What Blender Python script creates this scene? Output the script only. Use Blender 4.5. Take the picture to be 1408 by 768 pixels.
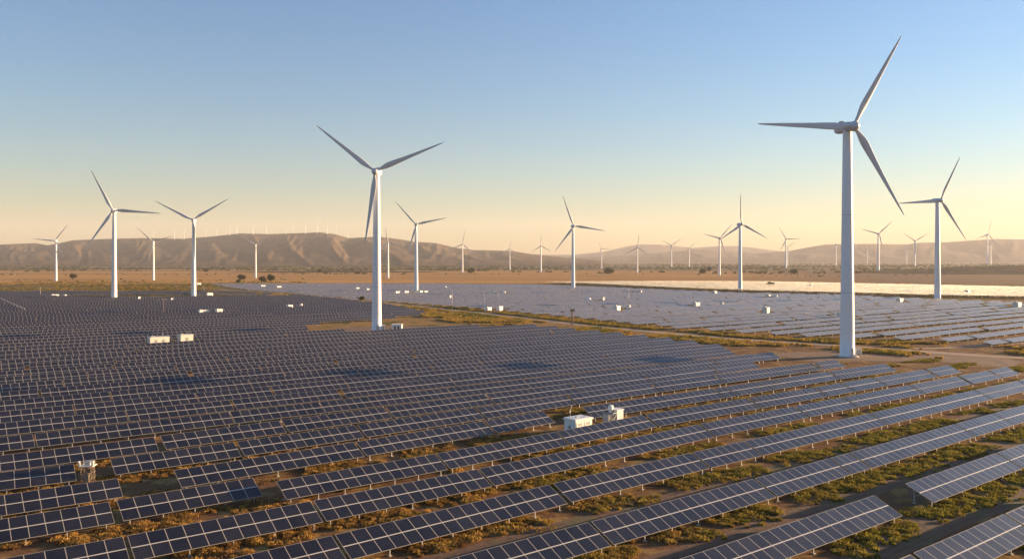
import bpy, bmesh, math, random
import numpy as np
from mathutils import Vector, Matrix, noise
random.seed(7); rng = np.random.default_rng(7)
S = bpy.context.scene
for o in list(bpy.data.objects): bpy.data.objects.remove(o)
C = S.collection
R = math.radians
# ------------------------------------------------------------------ camera
F = 1130.0; HY = 356.0; H = 31.0            # focal length and horizon of the photograph in its own pixels; eye height in metres
cam = bpy.data.cameras.new('camera'); cam_o = bpy.data.objects.new('camera', cam); C.objects.link(cam_o)
cam.sensor_width = 36; cam.lens = F/1408*36; cam.shift_y = -(384-HY)/1408
cam.clip_start = 0.5; cam.clip_end = 60000
cam_o.location = (0, 0, H); cam_o.rotation_euler = (R(90), 0, 0); S.camera = cam_o
# ------------------------------------------------------------------ sky, sun, exposure
SUN_AZ, SUN_EL = R(71), R(7.2)               # clockwise from the viewing direction
W = bpy.data.worlds.new("World"); S.world = W; W.use_nodes = True
nt = W.node_tree; bg = nt.nodes['Background']
sky = nt.nodes.new('ShaderNodeTexSky'); sky.sky_type = 'NISHITA'; sky.sun_disc = False
sky.sun_elevation = SUN_EL; sky.sun_rotation = SUN_AZ
sky.altitude = 0; sky.air_density = 1.3; sky.dust_density = 0.3; sky.ozone_density = 4.2
hs = nt.nodes.new('ShaderNodeHueSaturation'); hs.inputs['Saturation'].default_value = 1.05
nt.links.new(sky.outputs[0], hs.inputs['Color']); tn = nt.nodes.new('ShaderNodeMix'); tn.data_type = 'RGBA'; tn.blend_type = 'MULTIPLY'; tn.inputs[0].default_value = 1; tn.inputs[7].default_value = (.965, .975, 1.07, 1)
nt.links.new(hs.outputs[0], tn.inputs[6]); nt.links.new(tn.outputs[2], bg.inputs[0]); bg.inputs[1].default_value = 0.074
sun = bpy.data.lights.new('sun', 'SUN'); sun.energy = 5.0; sun.angle = R(0.53); sun.color = (1.0, 0.68, 0.38)
sun_o = bpy.data.objects.new('sun', sun); C.objects.link(sun_o)
sdir = Vector((math.sin(SUN_AZ)*math.cos(SUN_EL), math.cos(SUN_AZ)*math.cos(SUN_EL), math.sin(SUN_EL)))
sun_o.rotation_euler = sdir.to_track_quat('Z', 'Y').to_euler(); sun_o.location = (300, 100, 200)
S.view_settings.view_transform = 'Standard'; S.view_settings.look = 'None'
S.view_settings.exposure = 1.88; S.view_settings.gamma = 1.0
try: S.view_settings.use_curve_mapping = False
except Exception: pass
S.render.engine = 'CYCLES'
S.cycles.max_bounces = 5; S.cycles.diffuse_bounces = 2; S.cycles.glossy_bounces = 3; S.cycles.volume_bounces = 0
S.cycles.use_denoising = True
# ------------------------------------------------------------------ geometry of the site
def gp(x, y, z=0.0):
    """point of the ground (or of height z) that the photograph shows at x, y"""
    d = y-HY; k = (H-z)/d
    return Vector(((x-704)*k, F*k, z))
RA = math.atan(1516/F)                        # azimuth of the panel rows
ru = Vector((math.sin(RA), math.cos(RA), 0)); rq = Vector((-math.cos(RA), math.sin(RA), 0))
ROW_RZ = math.pi/2-RA
H0 = 0.9; US = H-H0                           # lower panel edge height; unit of the u, v survey
def uv2(x, y, z=H0):
    p = gp(x, y, z); return p.dot(ru), p.dot(rq)
def px(p):
    return 704+F*p[0]/p[1], HY+F*(H-p[2])/p[1]
# ------------------------------------------------------------------ materials
def new_mat(name):
    m = bpy.data.materials.new(name); m.use_nodes = True
    return m, m.node_tree, m.node_tree.nodes['Principled BSDF']
def N(t, typ, **kw):
    n = t.nodes.new(typ)
    for k, v in kw.items():
        if k.startswith('i_'):
            key = k[2:]; key = int(key) if key.isdigit() else key
            n.inputs[key].default_value = v
        else: setattr(n, k, v)
    return n
def math_n(t, op, a, b=None, clamp=False):
    n = t.nodes.new('ShaderNodeMath'); n.operation = op; n.use_clamp = clamp
    for i, v in enumerate((a, b)):
        if v is None: continue
        if isinstance(v, (int, float)): n.inputs[i].default_value = v
        else: t.links.new(v, n.inputs[i])
    return n.outputs[0]
def mixc(t, fac, a, b):
    n = t.nodes.new('ShaderNodeMix'); n.data_type = 'RGBA'
    for s, v in ((n.inputs[0], fac), (n.inputs[6], a), (n.inputs[7], b)):
        if isinstance(v, tuple): s.default_value = v if len(v) == 4 else (*v, 1)
        elif isinstance(v, (int, float)): s.default_value = v
        else: t.links.new(v, s)
    return n.outputs[2]
def noise_n(t, vec, scale, detail=4, rough=0.55):
    n = t.nodes.new('ShaderNodeTexNoise'); n.inputs['Scale'].default_value = scale
    n.inputs['Detail'].default_value = detail; n.inputs['Roughness'].default_value = rough
    if vec is not None: t.links.new(vec, n.inputs['Vector'])
    return n.outputs['Fac']
def ramp(t, fac, lo, hi):
    n = t.nodes.new('ShaderNodeMapRange'); n.interpolation_type = 'SMOOTHSTEP'
    n.inputs[1].default_value = lo; n.inputs[2].default_value = hi
    t.links.new(fac, n.inputs[0]); return n.outputs[0]
def mapping(t, vec, scale=(1,1,1), rot=(0,0,0)):
    n = t.nodes.new('ShaderNodeMapping'); n.inputs['Scale'].default_value = scale; n.inputs['Rotation'].default_value = rot
    t.links.new(vec, n.inputs['Vector']); return n.outputs[0]
def plain(name, col, rough=0.6, metal=0.0, var=0.25, scale=1.5, dirt=(0.25,0.18,0.12), dirtamt=0.25):
    m, t, b = new_mat(name)
    g = N(t, 'ShaderNodeTexCoord').outputs['Object']
    a = noise_n(t, g, scale, 5); d = ramp(t, noise_n(t, g, scale*0.4, 6, .7), .5, .8)
    c = mixc(t, a, tuple(x*(1-var) for x in col), tuple(min(1, x*(1+var*.6)) for x in col))
    c = mixc(t, math_n(t, 'MULTIPLY', d, dirtamt), c, dirt)
    t.links.new(c, b.inputs['Base Color']); b.inputs['Roughness'].default_value = rough; b.inputs['Metallic'].default_value = metal
    return m
def panel_mat(name, fw, rough=0.13, dust=1.0, cw=1.0, coat=.7, ior=1.40, stint=(1, .90, .80), cell=None, film=0):
    """module glass: UV x counts modules along the row, y counts modules up the slope"""
    m, t, b = new_mat(name)
    uvn = N(t, 'ShaderNodeUVMap').outputs[0]
    s = N(t, 'ShaderNodeSeparateXYZ'); t.links.new(uvn, s.inputs[0])
    fx = math_n(t, 'FRACT', s.outputs[0]); fy = math_n(t, 'FRACT', s.outputs[1])
    ex = math_n(t, 'MINIMUM', fx, math_n(t, 'SUBTRACT', 1.0, fx))
    ey = math_n(t, 'MINIMUM', fy, math_n(t, 'SUBTRACT', 1.0, fy))
    line = math_n(t, 'LESS_THAN', math_n(t, 'MINIMUM', math_n(t, 'MULTIPLY', ex, 1.0), ey), fw)
    fl = N(t, 'ShaderNodeVectorMath', operation='FLOOR'); t.links.new(uvn, fl.inputs[0])
    oi = N(t, 'ShaderNodeObjectInfo')
    ad = N(t, 'ShaderNodeVectorMath', operation='ADD'); t.links.new(fl.outputs[0], ad.inputs[0]); t.links.new(oi.outputs['Location'], ad.inputs[1])
    wn = N(t, 'ShaderNodeTexWhiteNoise'); wn.noise_dimensions = '3D'; t.links.new(ad.outputs[0], wn.inputs[0])
    # bus bars and cell rows
    st = math_n(t, 'FRACT', math_n(t, 'MULTIPLY', s.outputs[0], 6.0)); st = math_n(t, 'LESS_THAN', math_n(t, 'ABSOLUTE', math_n(t, 'SUBTRACT', st, .5)), .13)
    ce = math_n(t, 'FRACT', math_n(t, 'MULTIPLY', s.outputs[1], 10.0)); ce = math_n(t, 'LESS_THAN', ce, .07)
    pos = N(t, 'ShaderNodeNewGeometry').outputs['Position']
    du = noise_n(t, pos, .35, 4)
    ca = mixc(t, wn.outputs[0], (.003*dust, .004*dust, .011*dust), (.014*dust, .014*dust, .024*dust))
    if cell: ca = mixc(t, wn.outputs[0], cell[0], cell[1])
    ca = mixc(t, math_n(t, 'MULTIPLY', st, .55), ca, (.004, .005, .010))
    ca = mixc(t, math_n(t, 'MULTIPLY', ce, .12), ca, (.20, .20, .22))
    ca = mixc(t, math_n(t, 'MULTIPLY', ramp(t, du, .35, .8), .06), ca, (.20, .15, .11))
    col = mixc(t, math_n(t, 'MULTIPLY', line, cw), ca, (.38, .34, .28))
    t.links.new(col, b.inputs['Base Color'])
    rr = math_n(t, 'ADD', math_n(t, 'MULTIPLY', line, .35), math_n(t, 'ADD', math_n(t, 'MULTIPLY', wn.outputs[0], .10), rough))
    t.links.new(rr, b.inputs['Roughness'])
    # each module sits at a very slightly different angle
    wn2 = N(t, 'ShaderNodeVectorMath', operation='SUBTRACT'); t.links.new(wn.outputs['Color'], wn2.inputs[0]); wn2.inputs[1].default_value = (.5, .5, .5)
    sc = N(t, 'ShaderNodeVectorMath', operation='SCALE'); t.links.new(wn2.outputs[0], sc.inputs[0]); sc.inputs['Scale'].default_value = .035
    an = N(t, 'ShaderNodeVectorMath', operation='ADD'); t.links.new(sc.outputs[0], an.inputs[0]); t.links.new(N(t, 'ShaderNodeNewGeometry').outputs['Normal'], an.inputs[1])
    no = N(t, 'ShaderNodeVectorMath', operation='NORMALIZE'); t.links.new(an.outputs[0], no.inputs[0]); t.links.new(no.outputs[0], b.inputs['Normal'])
    b.inputs['IOR'].default_value = ior; b.inputs['Specular Tint'].default_value = (*stint, 1)
    b.inputs['Coat Weight'].default_value = coat; b.inputs['Coat Roughness'].default_value = .46; b.inputs['Coat IOR'].default_value = 1.36
    b.inputs['Coat Tint'].default_value = (1, .96, .90, 1)
    if film:                                    # pale warm sky reflection put into colour as a dusty film, patchy between tables
        df = N(t, 'ShaderNodeBsdfDiffuse'); df.inputs[0].default_value = (.40, .345, .305, 1); mx = N(t, 'ShaderNodeMixShader')
        big = ramp(t, noise_n(t, pos, .012, 5, .6), .3, .7)
        fa = math_n(t, 'MULTIPLY', math_n(t, 'ADD', math_n(t, 'MULTIPLY', wn.outputs[0], .25), math_n(t, 'ADD', math_n(t, 'MULTIPLY', big, .35), .65)), film)
        t.links.new(fa, mx.inputs[0]); t.links.new(b.outputs[0], mx.inputs[1]); t.links.new(df.outputs[0], mx.inputs[2])
        t.links.new(mx.outputs[0], t.nodes['Material Output'].inputs[0])
    return m
M = {}
M['panel'] = panel_mat('module_glass', .022)
M['panel_far'] = panel_mat('module_glass_far', .055, .15, cw=.62)
M['panel_low'] = panel_mat('module_glass_low_tilt', .03, .20, cw=.6, coat=1.0, ior=1.5, stint=(1, .82, .66), cell=((.060, .050, .044), (.11, .09, .075)), film=.27)
M['panel_flat'] = panel_mat('module_glass_flat', .01, .10, coat=.2, ior=1.5, stint=(1, 1, 1))
M['white'] = plain('turbine_white', (.74, .75, .76), .42, 0, .05, .25, (.45, .40, .34), .10)
M['blade'] = plain('blade_white', (.58, .59, .60), .45, 0, .05, .3, (.4, .36, .3), .12)
M['nacelle'] = plain('nacelle_grey', (.55, .57, .60), .45, 0, .08, .6)
M['steel'] = plain('galvanised_steel', (.50, .49, .47), .5, .35, .2, 3)
M['alu'] = plain('aluminium_rail', (.60, .57, .52), .45, .2, .1, 3)
M['back'] = plain('backsheet', (.22, .22, .23), .7)
M['paint'] = plain('cabinet_white', (.78, .76, .71), .55, 0, .08, 1.2, (.35, .24, .15), .45)
M['cream'] = plain('cabin_cream', (.72, .66, .56), .6, 0, .15, 1.0, (.3, .2, .13), .5)
M['dark'] = plain('vent_dark', (.03, .03, .035), .6)
M['grey'] = plain('equipment_grey', (.36, .37, .38), .5, .2, .25, 2)
M['rust'] = plain('weathered_steel', (.30, .22, .15), .8, .1, .4, 3, (.12, .06, .03), .6)
M['concrete'] = plain('concrete', (.36, .32, .27), .9, 0, .2, 1)
M['yellow'] = plain('warning_yellow', (.7, .5, .03), .5)
M['trunk'] = plain('bark', (.09, .06, .04), .9, 0, .3, 3)
def leaf_mat(name, a, b_):
    m, t, b = new_mat(name)
    pos = N(t, 'ShaderNodeNewGeometry').outputs['Position']
    c = mixc(t, ramp(t, noise_n(t, pos, .45, 3), .35, .65), a, b_)
    t.links.new(c, b.inputs['Base Color']); b.inputs['Roughness'].default_value = .8
    b.inputs['Specular IOR Level'].default_value = .15
    return m
M['leaf'] = leaf_mat('dark_foliage', (.035, .042, .016), (.085, .08, .03))
def grass_mat():
    m, t, b = new_mat('tuft_leaves')
    at = N(t, 'ShaderNodeVertexColor', layer_name='tint')
    t.links.new(at.outputs[0], b.inputs['Base Color']); b.inputs['Roughness'].default_value = .75
    b.inputs['Specular IOR Level'].default_value = .2
    tr = N(t, 'ShaderNodeBsdfTranslucent'); t.links.new(at.outputs[0], tr.inputs[0])
    mx = N(t, 'ShaderNodeMixShader'); mx.inputs[0].default_value = .35
    t.links.new(b.outputs[0], mx.inputs[1]); t.links.new(tr.outputs[0], mx.inputs[2])
    t.links.new(mx.outputs[0], t.nodes['Material Output'].inputs[0]); return m
M['tuft'] = grass_mat()
def ground_mat():
    m, t, b = new_mat('plain_soil_and_grass')
    pos = N(t, 'ShaderNodeNewGeometry').outputs['Position']
    s = N(t, 'ShaderNodeSeparateXYZ'); t.links.new(pos, s.inputs[0]); Y = s.outputs[1]; X = s.outputs[0]
    n1 = noise_n(t, pos, .22, 8, .65); n2 = noise_n(t, pos, .035, 6, .6); n3 = noise_n(t, pos, 1.6, 6, .7)
    rows = mapping(t, pos, (.03, .5, 1), (0, 0, -ROW_RZ))
    tr = noise_n(t, rows, 1.0, 6, .6)
    soil = mixc(t, n3, (.08, .038, .018), (.27, .135, .055))
    soil = mixc(t, ramp(t, tr, .4, .65), soil, (.16, .082, .042))
    dry = mixc(t, n3, (.20, .115, .035), (.40, .24, .085))
    oliv = mixc(t, n1, (.05, .048, .016), (.20, .16, .045))
    near = mixc(t, ramp(t, n1, .47, .60), soil, dry)
    near = mixc(t, math_n(t, 'MULTIPLY', ramp(t, n2, .55, .68), .18), near, oliv)
    gap = mixc(t, ramp(t, n1, .38, .55), (.36, .19, .06), dry)
    gap = mixc(t, ramp(t, noise_n(t, pos, .09, 6, .65), .50, .58), gap, oliv)
    near = mixc(t, ramp(t, Y, 300, 380), near, gap)
    # far plain: long streaks of dry grass, fallow soil and scrub lying across the view
    st = mapping(t, pos, (.0007, .0075, 1)); f1 = noise_n(t, st, 1.0, 7, .62)
    st2 = mapping(t, pos, (.004, .03, 1)); f2 = noise_n(t, st2, 1.0, 7, .7)
    far = mixc(t, ramp(t, f1, .42, .58), (.56, .28, .075), (.42, .21, .07))
    far = mixc(t, ramp(t, f2, .54, .66), far, (.13, .095, .04))
    fallow = mixc(t, f2, (.16, .092, .05), (.32, .19, .09))
    far = mixc(t, ramp(t, math_n(t, 'SUBTRACT', X, math_n(t, 'MULTIPLY', Y, .28)), -100, 250), far, fallow)
    band = mixc(t, ramp(t, f2, .38, .62), (.07, .065, .022), (.27, .17, .055))
    col = mixc(t, ramp(t, math_n(t, 'ADD', Y, math_n(t, 'MULTIPLY', n2, 90)), 640, 720), near, band)
    col = mixc(t, ramp(t, math_n(t, 'ADD', Y, math_n(t, 'MULTIPLY', f2, 400)), 1180, 1260), col, far)
    rem = mixc(t, ramp(t, f2, .42, .6), (.10, .085, .04), (.27, .18, .09))
    col = mixc(t, ramp(t, math_n(t, 'ADD', Y, math_n(t, 'MULTIPLY', f1, 1600)), 2750, 3300), col, rem)
    t.links.new(col, b.inputs['Base Color']); b.inputs['Roughness'].default_value = .95; b.inputs['Specular IOR Level'].default_value = .1
    bp = N(t, 'ShaderNodeBump'); bp.inputs['Strength'].default_value = .7; bp.inputs['Distance'].default_value = .35
    t.links.new(math_n(t, 'ADD', n3, n1), bp.inputs['Height']); t.links.new(bp.outputs[0], b.inputs['Normal'])
    return m
def dirt_mat(name, a, c, veg=.25):
    m, t, b = new_mat(name)
    pos = N(t, 'ShaderNodeNewGeometry').outputs['Position']
    n3 = noise_n(t, pos, .9, 8, .7); n1 = noise_n(t, pos, .12, 5)
    u = N(t, 'ShaderNodeUVMap').outputs[0]; s = N(t, 'ShaderNodeSeparateXYZ'); t.links.new(u, s.inputs[0])
    rut = math_n(t, 'ABSOLUTE', math_n(t, 'SUBTRACT', math_n(t, 'ABSOLUTE', math_n(t, 'SUBTRACT', s.outputs[1], .5)), .22))
    rut = ramp(t, math_n(t, 'ADD', rut, math_n(t, 'MULTIPLY', n3, .12)), .16, .07)
    col = mixc(t, n3, a, c); col = mixc(t, math_n(t, 'MULTIPLY', rut, .5), col, tuple(x*.62 for x in a))
    col = mixc(t, math_n(t, 'MULTIPLY', ramp(t, n1, .52, .62), veg), col, (.12, .10, .03))
    t.links.new(col, b.inputs['Base Color']); b.inputs['Roughness'].default_value = .95
    bp = N(t, 'ShaderNodeBump'); bp.inputs['Strength'].default_value = .6; bp.inputs['Distance'].default_value = .2
    t.links.new(n3, bp.inputs['Height']); t.links.new(bp.outputs[0], b.inputs['Normal'])
    return m
def hill_mat(name, a, c, d):
    m, t, b = new_mat(name)
    pos = N(t, 'ShaderNodeNewGeometry').outputs['Position']
    n1 = noise_n(t, pos, .0035, 7, .65); n2 = noise_n(t, mapping(t, pos, (.8, .8, .8)), .012, 8, .72)
    n3 = noise_n(t, pos, .05, 5, .8)
    col = mixc(t, ramp(t, n1, .4, .62), a, c); col = mixc(t, ramp(t, n2, .48, .60), col, d)
    col = mixc(t, math_n(t, 'MULTIPLY', ramp(t, n3, .52, .62), .6), col, (.055, .05, .025))
    t.links.new(col, b.inputs['Base Color']); b.inputs['Roughness'].default_value = 1; b.inputs['Specular IOR Level'].default_value = .05
    bp = N(t, 'ShaderNodeBump'); bp.inputs['Strength'].default_value = .8; bp.inputs['Distance'].default_value = 7
    t.links.new(n2, bp.inputs['Height']); t.links.new(bp.outputs[0], b.inputs['Normal'])
    return m
M['ground'] = ground_mat()
M['road'] = dirt_mat('dirt_road', (.32, .20, .12), (.48, .31, .19))
M['pad'] = dirt_mat('bare_earth', (.15, .078, .040), (.26, .14, .072), .5)
M['track'] = dirt_mat('wheel_track', (.10, .050, .025), (.21, .108, .052), .8)
M['hill'] = hill_mat('dry_hillside', (.105, .070, .042), (.065, .050, .031), (.15, .096, .053))
M['hill2'] = hill_mat('far_hillside', (.13, .09, .065), (.10, .07, .05), (.17, .115, .08))
M['mound'] = hill_mat('mound_scrub', (.10, .07, .04), (.07, .052, .03), (.16, .10, .05))
# ------------------------------------------------------------------ object helpers
def tag(o, label=None, cat=None, group=None, kind=None):
    if label: o['label'] = label
    if cat: o['category'] = cat
    if group: o['group'] = group
    if kind: o['kind'] = kind
    return o
def empty(name, loc, rz=0):
    o = bpy.data.objects.new(name, None); C.objects.link(o); o.location = loc; o.rotation_euler = (0, 0, rz); o.empty_display_size = .5
    return o
def link(name, me, parent=None, loc=(0,0,0), rot=(0,0,0), sc=(1,1,1)):
    o = bpy.data.objects.new(name, me); C.objects.link(o)
    if parent is not None: o.parent = parent
    o.location = loc; o.rotation_euler = rot; o.scale = sc
    return o
class MB:
    def __init__(s): s.v = []; s.f = []; s.uv = []; s.sm = []
    def box(s, c, d, rz=0, rx=0):
        b = len(s.v); mt = Matrix.Rotation(rz, 3, 'Z') @ Matrix.Rotation(rx, 3, 'X')
        for z in (-.5, .5):
            for x, y in ((-.5,-.5),(.5,-.5),(.5,.5),(-.5,.5)):
                p = mt @ Vector((x*d[0], y*d[1], z*d[2])); s.v.append((p.x+c[0], p.y+c[1], p.z+c[2]))
        for q in ((3,2,1,0),(4,5,6,7),(0,1,5,4),(1,2,6,5),(2,3,7,6),(3,0,4,7)): s.f.append(tuple(b+i for i in q)); s.sm.append(False)
        return s
    def tube(s, p, q, r0, r1=None, n=8, caps=True):
        r1 = r0 if r1 is None else r1; p = Vector(p); q = Vector(q); ax = (q-p).normalized()
        a = ax.orthogonal().normalized(); c = ax.cross(a); b = len(s.v)
        for pt, r in ((p, r0), (q, r1)):
            for i in range(n):
                t = 2*math.pi*i/n; s.v.append(tuple(pt+a*math.cos(t)*r+c*math.sin(t)*r))
        for i in range(n): s.f.append((b+i, b+(i+1)%n, b+n+(i+1)%n, b+n+i)); s.sm.append(True)
        if caps:
            s.f.append(tuple(b+n-1-i for i in range(n))); s.f.append(tuple(b+n+i for i in range(n))); s.sm += [False, False]
        return s
    def lathe(s, prof, n=24, ax='Z', c=(0,0,0)):
        b = len(s.v)
        for r, h in prof:
            for i in range(n):
                t = 2*math.pi*i/n; x, y = r*math.cos(t), r*math.sin(t)
                p = (x, y, h) if ax == 'Z' else (x, h, y)
                s.v.append((p[0]+c[0], p[1]+c[1], p[2]+c[2]))
        for k in range(len(prof)-1):
            for i in range(n):
                q = (b+k*n+i, b+k*n+(i+1)%n, b+(k+1)*n+(i+1)%n, b+(k+1)*n+i)
                s.f.append(q if ax == 'Z' else q[::-1]); s.sm.append(True)
        return s
    def mesh(s, name, mat, bevel=0):
        me = bpy.data.meshes.new(name); me.from_pydata(s.v, [], s.f)
        me.polygons.foreach_set('use_smooth', s.sm)
        if bevel:
            bm = bmesh.new(); bm.from_mesh(me)
            bmesh.ops.bevel(bm, geom=bm.edges[:], offset=bevel, segments=2, affect='EDGES', clamp_overlap=True)
            bm.to_mesh(me); bm.free()
        me.materials.append(M[mat]); me.update(); return me
    def build(s, name, mat, parent=None, loc=(0,0,0), bevel=0): return link(name, s.mesh(name, mat, bevel), parent, loc)
def raw_mesh(name, v, f, mat, smooth=False):
    """numpy vertices and equal-sided faces to a mesh"""
    v = np.asarray(v, np.float32); f = np.asarray(f, np.int32); k = f.shape[1]
    me = bpy.data.meshes.new(name); me.vertices.add(len(v)); me.vertices.foreach_set('co', v.ravel())
    me.loops.add(f.size); me.loops.foreach_set('vertex_index', f.ravel())
    me.polygons.add(len(f)); me.polygons.foreach_set('loop_start', np.arange(0, f.size, k, dtype=np.int32))
    me.polygons.foreach_set('use_smooth', np.full(len(f), smooth)); me.update(calc_edges=True); me.materials.append(M[mat])
    return me
# ------------------------------------------------------------------ ground, road, hills
def disc():
    v = []; f = []; rr = [0.01, 60, 150, 400, 900, 2000, 4000, 8000, 14500]; n = 96
    for r in rr:
        for i in range(n):
            a = 2*math.pi*i/n; v.append((r*math.sin(a), r*math.cos(a), 0))
    for k in range(len(rr)-1):
        for i in range(n): f.append((k*n+i, (k+1)*n+i, (k+1)*n+(i+1)%n, k*n+(i+1)%n))
    return v, f
v, f = disc(); me = raw_mesh('ground', v, [q[::-1] for q in f], 'ground'); g = link('ground', me); tag(g, kind='structure')
def strip(name, pts, w, z, mat, subdiv=6):
    P = [p if isinstance(p, Vector) else gp(*p) for p in pts]; Q = []
    for i in range(len(P)-1):
        for k in range(subdiv):
            t = k/subdiv; p0 = P[max(i-1,0)]; p1 = P[i]; p2 = P[i+1]; p3 = P[min(i+2,len(P)-1)]
            Q.append(.5*((2*p1)+(p2-p0)*t+(2*p0-5*p1+4*p2-p3)*t*t+(3*p1-p0-3*p2+p3)*t**3))
    Q.append(P[-1]); v = []; f = []; uv = []
    for i, p in enumerate(Q):
        d = (Q[min(i+1,len(Q)-1)]-Q[max(i-1,0)]).normalized(); n = Vector((-d.y, d.x, 0))
        ww = w*(.5+.16*noise.noise(p*.05)); 
        v += [tuple(p-n*ww+Vector((0,0,z))), tuple(p+n*(w*(.5+.16*noise.noise(p*.05+Vector((9,9,9)))))+Vector((0,0,z)))]
    for i in range(len(Q)-1): f.append((2*i, 2*i+2, 2*i+3, 2*i+1))
    me = raw_mesh(name, v, f, mat); ul = me.uv_layers.new(name='UVMap')
    for i in range(len(Q)-1):
        for k, (a, b) in enumerate(((i,0),(i+1,0),(i+1,1),(i,1))): ul.data[i*4+k].uv = (a*.3, b)
    o = link(name, me); tag(o, kind='structure'); return o
ROAD = [(240,394),(300,397.5),(400,404),(480,411),(560,419.5),(640,428),(720,437),(800,446.5),(900,456),(1000,465),(1100,471.5),(1200,478),(1300,485),(1408,492),(1560,500)]
strip('dirt_road', ROAD, 6.5, .03, 'road')
strip('dirt_road', [(1500,474),(1408,471.5),(1300,478),(1200,478)], 4, .026, 'road')
for v_, u0_, u1_, off_ in ((1.235,1.9,6.5,-4.6),(1.665,.9,7,-4.9),(2.11,.9,8,-4.9),(2.57,1.0,9,-4.7),(3.03,2.6,8.2,-4.6)):
    strip('wheel_track', [ru*(u_*US)+rq*((v_+.02*(u_-1.5))*US+off_+.5*noise.noise(Vector((u_, v_, 1)))) for u_ in np.arange(u0_, u1_, .35)], 3.4, .012, 'track', 4)
strip('wheel_track', [gp(1262,645), gp(1268,672), gp(1275,700), gp(1262,722), gp(1225,745), gp(1170,775)], 3.2, .02, 'track')
def pad(name, pts, z, mat='pad'):
    P = [gp(*p) for p in pts]; n = len(P); c = sum(P, Vector())/n; v = []; k = 6
    bm = bmesh.new(); vs = []
    for i in range(n):
        for j in range(k):
            p = P[i].lerp(P[(i+1)%n], j/k); q = p+(p-c).normalized()*noise.noise(p*.06)*6; vs.append(bm.verts.new((q.x, q.y, z)))
    bm.faces.new(vs); bm.normal_update()
    if bm.faces[:][0].normal.z < 0: bmesh.ops.reverse_faces(bm, faces=bm.faces[:])
    bmesh.ops.triangulate(bm, faces=bm.faces[:])
    me = bpy.data.meshes.new(name); bm.to_mesh(me); bm.free(); me.uv_layers.new(name='UVMap'); me.materials.append(M[mat])
    o = link(name, me); tag(o, kind='structure')
pad('bare_ground', [(1040,487),(1130,482),(1230,481),(1330,487),(1408,497),(1380,505),(1290,497),(1200,496),(1120,497)], .018)
pad('bare_ground', [(425,456),(470,451),(540,447),(610,449),(650,449),(690,450),(600,456),(480,460)], .018)
def hills(name, D, prof, front, back, mat, seed, amp=.5, na=420, nr=56):
    xs = [p[0] for p in prof]; ys = [p[1] for p in prof]; v = []; f = []
    for j in range(nr+1):
        t = j/nr; 
        for i in range(na+1):
            x = xs[0]+(xs[-1]-xs[0])*i/na; y = np.interp(x, xs, ys)
            az = math.atan((x-704)/F); 
            wob = 350*noise.noise(Vector((x*.012, seed, 0)))
            tt = t*1.0; r = D-front+(front+back)*tt
            s = front/(front+back)
            g = min(tt/s, 1) if tt < s else max(0, 1-(tt-s)/(1-s))
            g = (g**1.25)*(1-.12*math.sin(math.pi*g)) if tt < s else g*g*(3-2*g)
            Yr = D; ridge = max(0, H+(HY-y)*Yr/F)
            edge = 4*tt*(1-tt) if tt < s else 1
            px_ = x*.03; q = Vector((x*.022+.8*t, t*2.2, seed))
            n_ = noise.fractal(q, 1.0, 2.1, 3) ; rid = 1-abs(noise.noise(Vector((x*.020+2.6*t+.9*noise.noise(q), t*.9, seed+5))))*2
            rid2 = 1-abs(noise.noise(Vector((x*.055-3.0*t+.8*noise.noise(q*2), t*1.6, seed+8))))*2
            k = 1-math.exp(-((t-s)/.09)**2)
            z = ridge*max(0, g*(1+k*amp*(.35*n_+.75*(rid-.5)+.35*(rid2-.5)+.05*(noise.fractal(Vector((x*.12, t*7, seed)), 1, 2, 3)))))
            if t < s-.02 and ridge > 0: z = min(z, H+(ridge-H)*r/D*(.95-.25*max(0, .5-tt/s)) if ridge > H else z)
            z = max(z, -3)
            if j == 0 or j == nr: z = -3
            r2 = r + wob*min(1, 3*t)*0
            v.append((r2*math.tan(az), r2, z))
    w = na+1
    for j in range(nr):
        for i in range(na): a = j*w+i; f.append((a, a+1, a+w+1, a+w))
    o = link(name, raw_mesh(name, v, f, mat, True)); tag(o, kind='structure'); return o
RIDGE = [(-160,346),(-80,340),(-30,338),(0,336),(20,335),(50,334),(65,337),(82,334),(100,330),(150,328),(200,327),(250,328),(290,325),(330,320.5),(370,321.5),(400,320.5),(440,319),(460,321.5),(480,327),(500,326),(520,325),(545,328),(570,332),(600,334),(625,340),(650,343.5),(680,344),(705,345),(730,349),(760,352),(790,354.5),(830,358)]
HD = 6000
hills('hills', HD, RIDGE, 2600, 2200, 'hill', 3.3, .42, 640, 84)
hills('hills', 5050, [(-200,352),(-60,350),(0,347),(55,344.5),(110,349),(170,352),(215,348),(262,346),(300,350),(345,345),(385,342),(425,347),(470,350),(515,346),(560,348),(610,352),(660,354),(720,357),(800,362)], 1500, 900, 'hill', 12.7, .5, 520, 50)
hills('hills', 9200, [(740,356),(800,353),(860,351),(885,349),(930,345.5),(950,343.5),(975,343),(1000,345),(1040,348),(1085,345),(1110,340),(1135,336),(1165,335.5),(1200,335),(1245,336),(1265,333.5),(1300,333),(1340,330),(1370,328.5),(1408,329),(1480,326),(1560,335)], 2500, 2500, 'hill2', 8.1, .35, 300, 40)
hills('hills', 12200, [(-200,344),(60,349),(500,352),(640,347),(700,347.5),(750,350),(790,350),(830,346),(860,339),(880,335.5),(905,336),(930,338),(945,341),(990,338),(1015,338),(1040,341),(1080,346),(1150,343),(1280,341),(1500,340)], 1700, 1800, 'hill2', 5.7, .2, 240, 24)
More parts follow.
